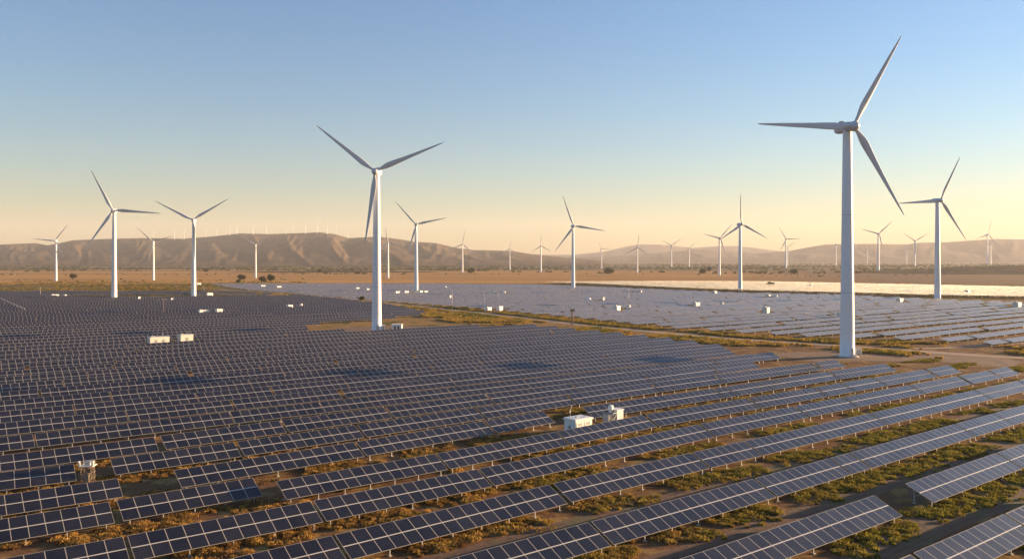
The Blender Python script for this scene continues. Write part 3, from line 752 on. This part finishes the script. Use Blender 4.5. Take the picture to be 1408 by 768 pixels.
T(z6((567,357),(567,254),(544,212),(617,255),(547,298)), 'front turbine of the overlapping pair right of the slim medium turbine')
T(z6((572,352),(570,281),(596,264),(546,267),(572,316)), 'back turbine of the overlapping pair right of the slim medium turbine')
T(z6((743,347),(742,272),(735,243),(762,275),(733,292)), 'faint turbine close to the left side of the largest tower')
BT = T([(1165,490),(1178,176),(1055,176),(1231,54),(1240,300)], 'largest turbine, foreground right, one blade level left and one pointing up right')
T(z6((855,340),(855,288),(848,267),(869,287),(850,310)), 'very faint tiny turbine close to the right side of the largest tower')
T(z6((893,364),(893,235),(938,190),(835,219),(908,298)), 'turbine between the two big right turbines with a blade pointing up right')
T(z6((993,341),(993,290),(993,272),(1004,298),(983,297)), 'faintest tiny turbine left of the second big right turbine')
T(z6((1022,350),(1021,260),(1066,234),(988,237),(1022,315)), 'hazy turbine with V shaped blades just left of the second big right turbine')
T([(1289,411)]+z6((1116,118),(1164,-28),(978,131),(1195,266)), 'second largest right turbine standing at the edge of the pale panels')
T(z6((1278,341),(1280,238),(1297,196),(1259,268),(1285,282)), 'slim hazy turbine at the far right, taller one of a close pair')
T(z6((1291,341),(1292,272),(1304,246),(1272,262),(1305,297)), 'small hazy turbine at the far right, shorter one of a close pair')
RT = [(160,319,0),(211,318,1),(240,316,0),(253,314,0),(283,315.5,1),(298,314,1),(316,311.5,0),(326,309,0),(348,308,0),(366,308,1),(393,312,0),(403,310.5,1),(420,306.5,0),(436,306,0),(450,306.5,0),(462,309,1),(478,313,1),(500,314,1),(541,316,1)]
for i, (x, y, fnt) in enumerate(RT):
    D = HD-150+fnt*500; yb = np.interp(x, [a for a, _ in RIDGE], [b for _, b in RIDGE]); p = Vector(((x-704)*D/F, D, H+(HY-yb)*D/F-8))
    hh = (yb-y)*D/F+8; hh = max(42, hh*.88)
    r = empty('wind_turbine', p, math.pi-(math.atan2(p.x, p.y)+math.pi-.4)); a0 = random.uniform(0, 2)
    last = len(RT)-1-i
    lab = ('leftmost' if i == 0 else 'rightmost' if last == 0 else ordn(i+1)+' from the left')+' of the tiny turbines lined up on the hill ridge'
    tag(r, lab, 'wind turbine', 'tiny turbines on the hill ridge')
    link('tower', TM['tower'], r, (0,0,0), (0,0,0), (hh*1.0,hh*1.0,hh)); link('spinner', TM['hub'], r, (0,0,hh), (0,0,0), (hh,hh,hh))
    for k in range(3): link('blade', TM['blade'], r, (0,-.05*hh,hh), (0, a0+2*math.pi/3*k, 0), (hh*.26,hh*.3,hh*.40))
def tower_base_parts(r, s, kiosk_side):
    # door, steps and flange at the foot of the two nearest towers
    rad = .0312*s; inv = -r.rotation_euler.z
    for nm, a, mb, mt in (('door', R(200), MB().box((0, rad+.0, 1.75), (.95, .10, 2.2)), 'grey'), ('steps', R(200), MB().box((0, rad+.9, .25), (1.3, .6, .5)).box((0, rad+.4, .45), (1.3, .6, .9)), 'steel')):
        link(nm, mb.mesh(nm, mt), r, (0,0,0), (0,0,inv+a))
    MBf = MB(); MBf.lathe([(rad*1.55,-.1),(rad*1.55,.22),(rad*1.0,.25)], 32); MBf.build('foundation', 'concrete', r)
tower_base_parts(*MT, 1); tower_base_parts(*BT, 1)
for r, s in (MT, BT):
    for q in (.28, .62):
        rr = (.031-.0125*(q-.006)/.988)*s; MB().lathe([(rr-.01,q*s-.12),(rr+.035,q*s-.1),(rr+.035,q*s+.1),(rr-.01,q*s+.12)], 32).build('flange_ring', 'nacelle', r)
    MB().box((0,.045*s,.031*s), (.014*s,.02*s,.010*s)).tube((.006*s,.066*s,.024*s), (.006*s,.066*s,.044*s), .0012*s, n=6).build('roof_sensor', 'grey', r).location = (0, 0, s)

# ------------------------------------------------------------------ cabinets, cabins, masts
def cabin(p, rz, L, D, Hh, label, group, mat='cream', cat='cabin', doors=1, gear=None, roof=True):
    r = empty('equipment_cabin', p, rz); tag(r, label, cat, group)
    MB().box((0,0,Hh/2+.1), (L, D, Hh-.2)).build('body', mat, r, bevel=.03)
    MB().box((0,0,Hh+.09), (L+.3, D+.3, .2)).build('roof', mat, r, bevel=.03)
    MB().box((0,0,.10), (L+.1, D+.1, .2)).build('plinth', 'concrete', r)
    for i in range(doors):
        x = (i-(doors-1)/2)*L/(doors+.6); MB().box((x, -D/2-.02, Hh*.46), (min(1.0, L*.25), .05, Hh*.62)).build('door', 'grey', r)
    MB().box((L/2+.02, 0, Hh*.62), (.05, D*.5, Hh*.25)).build('vent', 'dark', r)
    MB().box((-L*.3, 0, Hh+.38), (L*.22, D*.45, .4)).build('cooling_unit', 'grey', r)
    if gear: MB().tube((L*.2,0,Hh+.1), (L*.2,0,Hh+1.3), .05, n=6).tube((L*.2-.4,0,Hh+1.0), (L*.2+.4,0,Hh+1.0), .03, n=6).build('aerial', 'grey', r)
    return r
GC = 'small cabins and tanks scattered in the solar fields'
for i, (x, y, k, d, a, lab) in enumerate(CAB):
    p = gp(x, y); p.z = 0; L, D, Hh = d; Hh *= .86 if y > 430 else .80; L *= .9; a = .88+a*.5
    if k in ('long', 'box'):
        mt = 'cream' if ('cream' in lab or 'tan' in lab) else 'paint'
        cabin(p, a, L, D, Hh-.3, lab, GC, mt, 'cabin', 2 if k == 'long' else 1, gear=(i in (0, 1)))
    elif k == 'tank':
        r = empty('storage_tank', p, a); tag(r, lab, 'tank', GC); mt = 'cream' if ('cream' in lab or 'tan' in lab) else 'paint'
        mb = MB(); h = Hh-.2; mb.lathe([(L*.5,.2),(L*.5,h*.72),(L*.46,h*.86),(L*.3,h*.97),(.001,h)], 20); mb.build('shell', mt, r)
        MB().lathe([(L*.54,0),(L*.54,.25),(.01,.26)], 20).build('plinth', 'concrete', r); MB().box((L*.5+.05,0,h*.4), (.12,.5,h*.75)).build('ladder', 'grey', r)
    else:
        r = empty('dish_unit', p, a); tag(r, lab, 'dish', GC)
        MB().tube((0,0,0), (0,0,Hh-1.0), .11, .09).build('stand', 'grey', r)
        mb = MB(); mb.lathe([(.001,.35),(.5,.28),(.9,.12),(L*.5,-.15),(L*.5-.05,-.17),(.85,.07),(.001,.25)], 20, 'Y', (0, -.3, Hh-.9)); mb.build('dish', 'paint', r)
        MB().box((0,.35,1.5), (.9,.5,1.2)).build('control_box', 'grey', r)
for i, (x, y, h, lab) in enumerate(MAST):
    r = empty('mast', gp(x, y), R(random.uniform(-15, 15))); tag(r, lab, 'mast', 'thin masts in the solar fields')
    mt = 'rust' if 'weathered' in lab else 'steel'
    MB().tube((0,0,0), (0,0,h), .16 if mt == 'rust' else .11, .07).build('pole', mt, r)
    if 'cross' in lab: MB().box((0,0,h*.92), (2.6,.14,.14)).box((-.9,0,h*.97), (.7,.5,.5)).box((1.0,0,h*.96), (.5,.4,.4)).build('cross_arm', mt, r)
    elif 'hooked' in lab: MB().tube((0,0,h*.98), (-3.6,0,h*.9), .07, .05).box((-3.6,0,h*.84), (.9,.5,.5)).build('arm', mt, r)
    else: MB().box((0,0,h-.2), (.45,.35,.5)).box((0,0,1.5), (.4,.4,.8)).build('sensor', 'grey', r)
# rusty lattice post on the roadside strip
def lattice(p, rz, w, h, mt, r, name='frame', rungs=5, bar=.06):
    mb = MB()
    cs = [(-w/2,-w/2),(w/2,-w/2),(w/2,w/2),(-w/2,w/2)]
    for x, y in cs: mb.tube((x,y,0), (x*.85,y*.85,h), bar, bar*.8, 6)
    for k in range(rungs):
        z0 = h*k/rungs; z1 = h*(k+1)/rungs
        for i in range(4):
            a, b = cs[i], cs[(i+1)%4]; mb.tube((a[0],a[1],z1*.99), (b[0],b[1],z1*.99), bar*.6, n=5); mb.tube((a[0],a[1],z0), (b[0],b[1],z1), bar*.5, n=5)
    return mb.build(name, mt, r)
p = gp(787, 446); r = empty('lattice_post', p, .3); tag(r, 'rusty lattice post with a box on top, standing between the dirt road and far field', 'lattice post')
lattice(p, 0, 1.0, 6.2, 'rust', r, bar=.10); MB().box((0,0,6.8), (1.9,1.2,1.2)).build('top_box', 'rust', r, bevel=.03); MB().tube((0,0,7.4),(0,0,8.2),.05,n=6).build('aerial','steel',r)
# lattice tower among the near left tables
p = gp(120.5, 665); r = empty('lattice_stand', p, .12); tag(r, 'weathered lattice stand with lamps on top between two near left solar tables', 'lattice stand')
lattice(p, 0, 1.45, 2.5, 'rust', r, rungs=3, bar=.055)
MB().box((0,0,2.56), (1.9,1.6,.12)).build('platform', 'cream', r)
MB().box((-.72,-.55,2.85), (.06,.06,.6)).box((.72,-.55,2.85), (.06,.06,.6)).box((.72,.55,2.85), (.06,.06,.6)).box((-.72,.55,2.85), (.06,.06,.6)).box((0,-.55,3.12), (1.5,.05,.05)).box((0,.55,3.12), (1.5,.05,.05)).build('railing', 'cream', r)
for x in (-.95, .85): MB().tube((x,-.5,2.65), (x,-.5,3.3), .14, .17, 10).build('lamp', 'cream', r)
MB().box((0,.1,2.85), (.7,.5,.5)).build('control_box', 'grey', r)
MB().box((0,-.6,1.0), (.8,.3,1.1)).build('cabinet', 'rust', r)
# pair of white transformer cabinets behind the sixth row
KRZ = ROW_RZ+.05
r = empty('transformer_cabinet', KIO, KRZ); tag(r, 'white metal transformer cabinet with a lidded roof and triangle warning sign among the panels', 'cabinet')
L, D, Hh = 4.1, 2.9, 2.75
MB().box((0,0,Hh/2+.1), (L, D, Hh-.2)).build('body', 'paint', r, bevel=.04); MB().box((0,0,.1), (L+.3, D+.3, .2)).build('plinth', 'concrete', r)
rf = MB().box((0,0,Hh+.12), (L+.35, D+.35, .26)).box((0,0,Hh+.29), (L+.1, D+.1, .1)).build('roof', 'paint', r, bevel=.03)
MB().box((-.2,.1,Hh+.42), (.5,.35,.22)).box((1.2,-.5,Hh+.38), (.35,.35,.12)).build('roof_vent', 'grey', r)
for x in (-.98, .98): d_ = MB().box((x, -D/2-.025, 1.4), (1.75, .05, 2.2)).build('door', 'paint', r, bevel=.012); MB().box((x+(.7 if x < 0 else -.7), -D/2-.08, 1.4), (.06, .07, .35)).build('handle', 'dark', d_)
for x in (-.98, .98):
    mb = MB()
    for k in range(5): mb.box((x, -D/2-.06, 1.95+.09*k), (.9, .03, .04))
    mb.build('louvre', 'dark', r)
sg = MB(); b = 0; sg.v = [(-L/2-.03, .35, 1.35), (-L/2-.03, -.25, 1.35), (-L/2-.03, .05, 2.0), (-L/2-.001, .35, 1.35), (-L/2-.001, -.25, 1.35), (-L/2-.001, .05, 2.0)]
sg.f = [(0,2,1),(0,1,4,3),(1,2,5,4),(2,0,3,5)]; sg.sm = [False]*4; sg.build('warning_sign', 'dark', r)
sg = MB(); sg.v = [(-L/2-.034, .22, 1.43), (-L/2-.034, -.12, 1.43), (-L/2-.034, .05, 1.8)]; sg.f = [(0,2,1)]; sg.sm = [False]; sg.build('sign_face', 'yellow', r)
MB().tube((-1.1,.9,Hh+.3), (-1.1,.9,Hh+1.9), .05, n=8).box((-1.1,.9,Hh+1.3), (.5,.06,.06)).build('aerial', 'steel', r)
p2 = gp(843, 588); r = empty('transformer', p2, KRZ-.03); tag(r, 'white transformer with cooling radiators and a domed bushing, right of the lidded cabinet', 'transformer')
MB().box((.9,0,1.75), (1.7,1.9,3.2)).build('body', 'paint', r, bevel=.04); MB().box((.9,0,3.4), (1.9,2.1,.14)).build('lid', 'paint', r, bevel=.02)
mb = MB()
for k in range(9): mb.box((-1.9+.27*k, 0, 1.55), (.06, 1.5, 2.3))
mb.tube((-2.0,0,2.8), (.1,0,2.8), .08, n=8).tube((-2.0,0,.35), (.1,0,.35), .08, n=8); mb.build('radiator', 'grey', r)
MB().box((-1.0,0,.15), (2.4,1.9,.3)).box((.9,0,.1), (2.0,2.1,.2)).build('plinth', 'concrete', r)
MB().tube((-.55,.1,2.9), (-.55,.1,3.5), .35, .35, 16).lathe([(.42,3.5),(.45,3.9),(.36,4.15),(.2,4.3),(.001,4.35)], 18, 'Z', (-.55,.1,0)).build('bushing', 'paint', r)
MB().tube((-.0,.2,3.3), (-.0,.2,4.2), .28, .20, 14).build('bushing', 'cream', r)
mb = MB(); mb.tube((-1.9,-.95,.3),(-.1,-.95,2.6),.035,n=6).tube((-1.9,-.95,2.6),(-.1,-.95,.3),.035,n=6).tube((-2.0,-.95,.2),(-2.0,-.95,2.9),.05,n=6).tube((-2.0,-.95,2.9),(0,-.95,2.9),.04,n=6); mb.build('cross_brace', 'steel', r)
# kiosks at the two near towers
KG = 'switchgear beside the turbine feet'
p = gp(546, 454.5); r = empty('kiosk', p, .0); tag(r, 'white flat roofed kiosk with two dark doors right of the middle turbine foot', 'kiosk', KG)
MB().box((0,0,1.4), (4.3,3,2.6)).build('body', 'paint', r, bevel=.03); MB().box((0,0,2.8), (4.6,3.3,.18)).build('roof', 'paint', r)
for x in (-.75, .75): MB().box((x,-1.52,1.15), (.8,.05,2.0)).build('door', 'dark', r)
p = gp(527, 454.7); r = empty('switch_box', p, .1); tag(r, 'narrow white switch box touching the foot of the middle turbine', 'switch box', KG)
MB().box((0,0,1.3), (1.1,1.2,2.5)).build('body', 'paint', r, bevel=.03); MB().box((0,0,2.62), (1.3,1.4,.12)).build('roof', 'paint', r); MB().box((0,-.62,1.25), (.6,.04,1.7)).build('door', 'grey', r)
p = gp(1179.5, 488.5); r = empty('switch_box', p, -.15); tag(r, 'squat pinkish grey switch box at the foot of the largest turbine', 'switch box', KG)
MB().box((0,0,1.2), (2.1,1.7,2.2)).build('body', 'cream', r, bevel=.05); MB().box((0,0,2.36), (2.3,1.9,.14)).build('roof', 'grey', r, bevel=.02); MB().box((0,-.87,1.2), (1.3,.04,1.6)).build('door', 'grey', r)
# pale pipeline crossing the far left tables
a, b = gp(-12, 400+9), gp(34, 431); r = MB(); d = (b-a)
r.tube((a.x,a.y,2.9), (b.x,b.y,2.9), .14, n=8)
for k in range(13): q = a.lerp(b, k/12); r.tube((q.x,q.y,0), (q.x,q.y,2.9), .06, n=6)
o = r.build('cable_bridge', 'cream'); tag(o, 'thin pale raised cable line crossing the dark panels at the far left edge', 'cable line')
# ------------------------------------------------------------------ vegetation
def tri_cloud(centers, radii, heights, per, size, tints, flat=.5, tall=1.6):
    """many small leaf triangles, scattered in upright clumps"""
    n = len(centers); k = per; tot = n*k
    c = np.repeat(np.asarray(centers, float), k, 0); rr = np.repeat(radii, k); hh = np.repeat(heights, k)
    a = rng.uniform(0, 2*np.pi, tot); q = np.sqrt(rng.uniform(0, 1, tot)); 
    top = np.sqrt(np.clip(1-(q*.92)**2, 0, 1)); z = hh*top*rng.uniform(.15, 1, tot)**.6
    P = np.stack([c[:,0]+np.cos(a)*q*rr, c[:,1]+np.sin(a)*q*rr, c[:,2]+z], 1)
    th = rng.uniform(0, 2*np.pi, tot); s = np.repeat(size, k)*rng.uniform(.6, 1.4, tot)
    w = np.stack([np.cos(th), np.sin(th), rng.uniform(-.3,.3,tot)], 1)*s[:,None]*.5
    lean = np.stack([np.cos(a)*.5+rng.uniform(-.5,.5,tot), np.sin(a)*.5+rng.uniform(-.5,.5,tot), rng.uniform(.5,1.0,tot)*tall], 1)*s[:,None]
    V = np.empty((tot*3, 3)); V[0::3] = P-w-lean*.3; V[1::3] = P+w-lean*.3; V[2::3] = P+lean*.7
    V[:,2] = np.maximum(V[:,2], .0)
    Fc = np.arange(tot*3).reshape(-1, 3); T_ = np.repeat(np.asarray(tints), k, 0)*rng.uniform(.75, 1.25, (tot,1))
    return V, Fc, np.repeat(T_, 3, 0)
def add_cloud(name, V, Fc, T_, label, cat):
    me = raw_mesh(name, V, Fc, 'tuft'); ca = me.color_attributes.new('tint', 'FLOAT_COLOR', 'POINT')
    ca.data.foreach_set('color', np.concatenate([T_, np.ones((len(T_),1))], 1).astype(np.float32).ravel())
    o = link(name, me); tag(o, label, cat, None, 'stuff'); return o
GREEN = np.array((.20,.18,.025)); OCH = np.array((.40,.23,.055)); BR = np.array((.17,.09,.032)); DK = np.array((.07,.07,.02))
cs, rs, hs, ts = [], [], [], []
# tufts in the lanes between the near rows: a belt in front of each row's lower edge, thinning into bare wheel tracks
bands = [(1.235,1.9,5.3),(1.665,.9,6.4),(2.10,.4,8),(2.56,.3,10),(2.98,-.2,9),(3.38,-.4,9),(3.80,-.5,8.5),(4.2,-.6,8.5),(4.6,-.6,7.5)]
for v0, ua, ub_ in bands:
    for _ in range(int((ub_-ua)*370)):
        u = random.uniform(ua, ub_)*US; off = random.triangular(-4.6, 2.4, -.2)
        p = ru*u+rq*(v0*US+off)
        if p.y < 60: continue
        x, y = px((p.x, p.y, 0)); 
        if not (-40 < x < 1450 and y < 800): continue
        nz = noise.noise(Vector((p.x*.09, p.y*.09, 3)))+.5*noise.noise(Vector((p.x*.3, p.y*.3, 7)))
        if nz < -.15+(.2 if off < -3 else 0): continue
        g = min(1, max(0, (x-560)/700+random.uniform(-.35,.3)+nz*.7))*.9; t = GREEN*g+(OCH if random.random() < .65 else BR)*(1-g)
        cs.append((p.x, p.y, 0)); r_ = random.choice([random.uniform(.15,.4), random.uniform(.2,.5), random.uniform(.45,.95)]); rs.append(r_); hs.append(.06+r_*random.uniform(.3, .62)); ts.append(t*random.uniform(.65, 1.4))
n1 = len(cs)
V, Fc, T_ = tri_cloud(cs, rs, hs, 60, np.full(n1, .15), ts)
add_cloud('grass', V, Fc, T_, 'yellow green and rust coloured tufts growing in the lanes between solar rows', 'grass')
print('tufts', n1)
# rougher grass on the strips along the dirt road and round the middle clearing
cs, rs, hs, ts = [], [], [], []
GAP = [[(420,405),(520,416),(640,424),(780,438),(930,454),(1100,465),(1290,472),(1450,480),(1450,500),(1300,494),(1200,486),(1000,475),(860,462),(740,450),(650,447),(600,440),(520,420),(420,412),(340,404)]]
gpoly = G2(GAP[0]); roadp = [gp(*p) for p in ROAD]
def road_dist(p):
    b = 1e9
    for i in range(len(roadp)-1):
        a = roadp[i]; d = roadp[i+1]-a; t = max(0, min(1, (p-a).dot(d)/d.dot(d))); b = min(b, (a+d*t-p).length)
    return b
gx = [p[0] for p in gpoly]; gy = [p[1] for p in gpoly]
tries = 0
while len(cs) < 5200 and tries < 90000:
    tries += 1; x = random.uniform(min(gx), max(gx)); y = random.uniform(min(gy), max(gy))
    if not inside((x, y), gpoly): continue
    p = Vector((x, y, 0)); rd = road_dist(p)
    if rd < 6.0: continue
    if random.random() > (380/max(200, p.y))**.5: continue
    nz = noise.noise(Vector((x*.03, y*.03, 1)))+.6*noise.noise(Vector((x*.12, y*.12, 4)))
    if nz < -.15: continue
    g = min(1, max(0, .35+nz*.9+random.uniform(-.2,.2))); t = GREEN*g+OCH*(1-g)
    if nz > .38: t = DK+GREEN*.3
    cs.append((x, y, 0)); r_ = random.uniform(.5, 1.7); rs.append(r_); hs.append(r_*random.uniform(.35,.6)); ts.append(t*random.uniform(.8,1.2))
V, Fc, T_ = tri_cloud(cs, rs, hs, 26, np.full(len(cs), .5), ts)
add_cloud('grass', V, Fc, T_, 'ochre and olive rough grass along both sides of the dirt road', 'grass')
# scrub far out on the plain
cs, rs, hs, ts = [], [], [], []
while len(cs) < 5200:
    y = HY+random.choice([random.uniform(6.5, 13), random.uniform(6.5, 17), random.triangular(7, 32, 9)]); x = random.uniform(-60, 1470); p = gp(x, y)
    nz = noise.noise(Vector((p.x*.0012, p.y*.004, 2)))+.5*noise.noise(Vector((p.x*.006, p.y*.012, 2)))
    if nz < (-.02 if p.y > 2100 else .28): continue
    r_ = random.uniform(2.2, 5.0) if p.y > 1700 else random.uniform(1, 2.4); cs.append((p.x, p.y, 0)); rs.append(r_); hs.append(r_*random.uniform(.8,1.5)); ts.append(np.array((.075,.075,.03))*random.uniform(.7,1.5))
V, Fc, T_ = tri_cloud(cs, rs, hs, 34, np.array(rs)*.55, ts, tall=1.0)
add_cloud('scrub', V, Fc, T_, 'dark scattered scrub and low woodland across the far plain', 'scrub')
# low olive brush in the band behind the left field
cs, rs, hs, ts = [], [], [], []
while len(cs) < 2600:
    y = random.uniform(387, 402); x = random.uniform(-40, 420); p = gp(x, y)
    if x > 300 and y > 391: continue
    if inside((p.x, p.y), LEFT): continue
    nz = noise.noise(Vector((p.x*.006, p.y*.03, 2)))+.4*noise.noise(Vector((p.x*.03, p.y*.05, 2)))
    if nz < -.05: continue
    r_ = random.uniform(.7, 2.2); cs.append((p.x, p.y, 0)); rs.append(r_); hs.append(r_*.55); ts.append((DK*.6+GREEN*.5 if random.random() < .6 else OCH*.8)*random.uniform(.7,1.2))
V, Fc, T_ = tri_cloud(cs, rs, hs, 22, np.array(rs)*.4, ts, tall=.9)
add_cloud('brush', V, Fc, T_, 'low olive brush in the band behind the left solar field', 'brush')
# single trees and bushes
def tree(x, y, w, h, label):
    p = gp(x, y); o = empty('tree', p, random.uniform(0, 6)); tag(o, label, 'tree', 'lone trees and bushes on the plain')
    mb = MB(); mb.tube((0,0,-.1), (.05*w,0,h*.35), .045*w, .028*w, 7)
    for k in range(4): a = k*1.6+random.random(); mb.tube((.05*w,0,h*.33), (.28*w*math.cos(a),.28*w*math.sin(a),h*.68), .022*w, .008*w, 5)
    mb.build('trunk', 'trunk', o)
    lob = [(random.uniform(-.3,.3)*w, random.uniform(-.3,.3)*w, h*random.uniform(.38,.78), w*random.uniform(.16,.30)) for _ in range(11)]
    V = []; 
    for _ in range(1500):
        lx, ly, lz, lr = random.choice(lob); d = Vector((random.gauss(0,1), random.gauss(0,1), random.gauss(0,.8))).normalized()*lr*random.uniform(.55,1.1)
        c = Vector((lx, ly, lz))+d; s = w*.045*random.uniform(.6,1.3)
        a = Vector((random.uniform(-1,1),random.uniform(-1,1),random.uniform(-1,1))).normalized(); b = a.orthogonal().normalized()
        V += [c-a*s, c+a*s, c+b*s*1.5]
    V = [tuple((q.x, q.y, max(q.z, .05*h))) for q in V]
    link('crown', raw_mesh('crown', V, np.arange(len(V)).reshape(-1,3), 'leaf'), o)
tree(100, 385, 11, 10, 'round dark tree on the dry plain right of the leftmost turbine')
tree(333, 384, 13, 6.5, 'flat dark bush at the left of the group near the V bladed small turbine')
tree(360, 389.5, 11, 9.5, 'darkest bush of the group under the V bladed small turbine')
tree(373, 388, 11.5, 11.5, 'tallest dark tree right of the group under the V bladed small turbine')
tree(329, 389.5, 7, 5, 'low bush in front of the flat bush left of the dark trees')
tree(283, 374, 14, 9, 'small dark bush on the orange plain right of the V bladed tall turbine')
tree(648, 375.5, 16, 11, 'dark bush on the plain behind the far field, left of centre')
tree(838, 376, 22, 10, 'wide dark bush on the plain above the left end of the pale panels')
tree(966, 376, 16, 9, 'low dark bush left of the turbine beside the slim medium one, first of two')
tree(975, 373.5, 16, 12, 'taller dark bush left of the turbine beside the slim medium one')
tree(1092, 376.5, 15, 9, 'dark bush on the plain between the slim turbine and the largest one')
tree(1060, 393, 8, 4.5, 'dark bush at the back edge of the pale panels right of the slim turbine')
tree(484, 373, 13, 8, 'small dark bush on the orange plain left of the middle turbine')
tree(440, 374.5, 12, 7, 'small dark bush on the orange plain halfway between hills and far field')
tree(497, 414.3, 5, 4.0, 'pale dry bush at the roadside just left of the middle turbine')
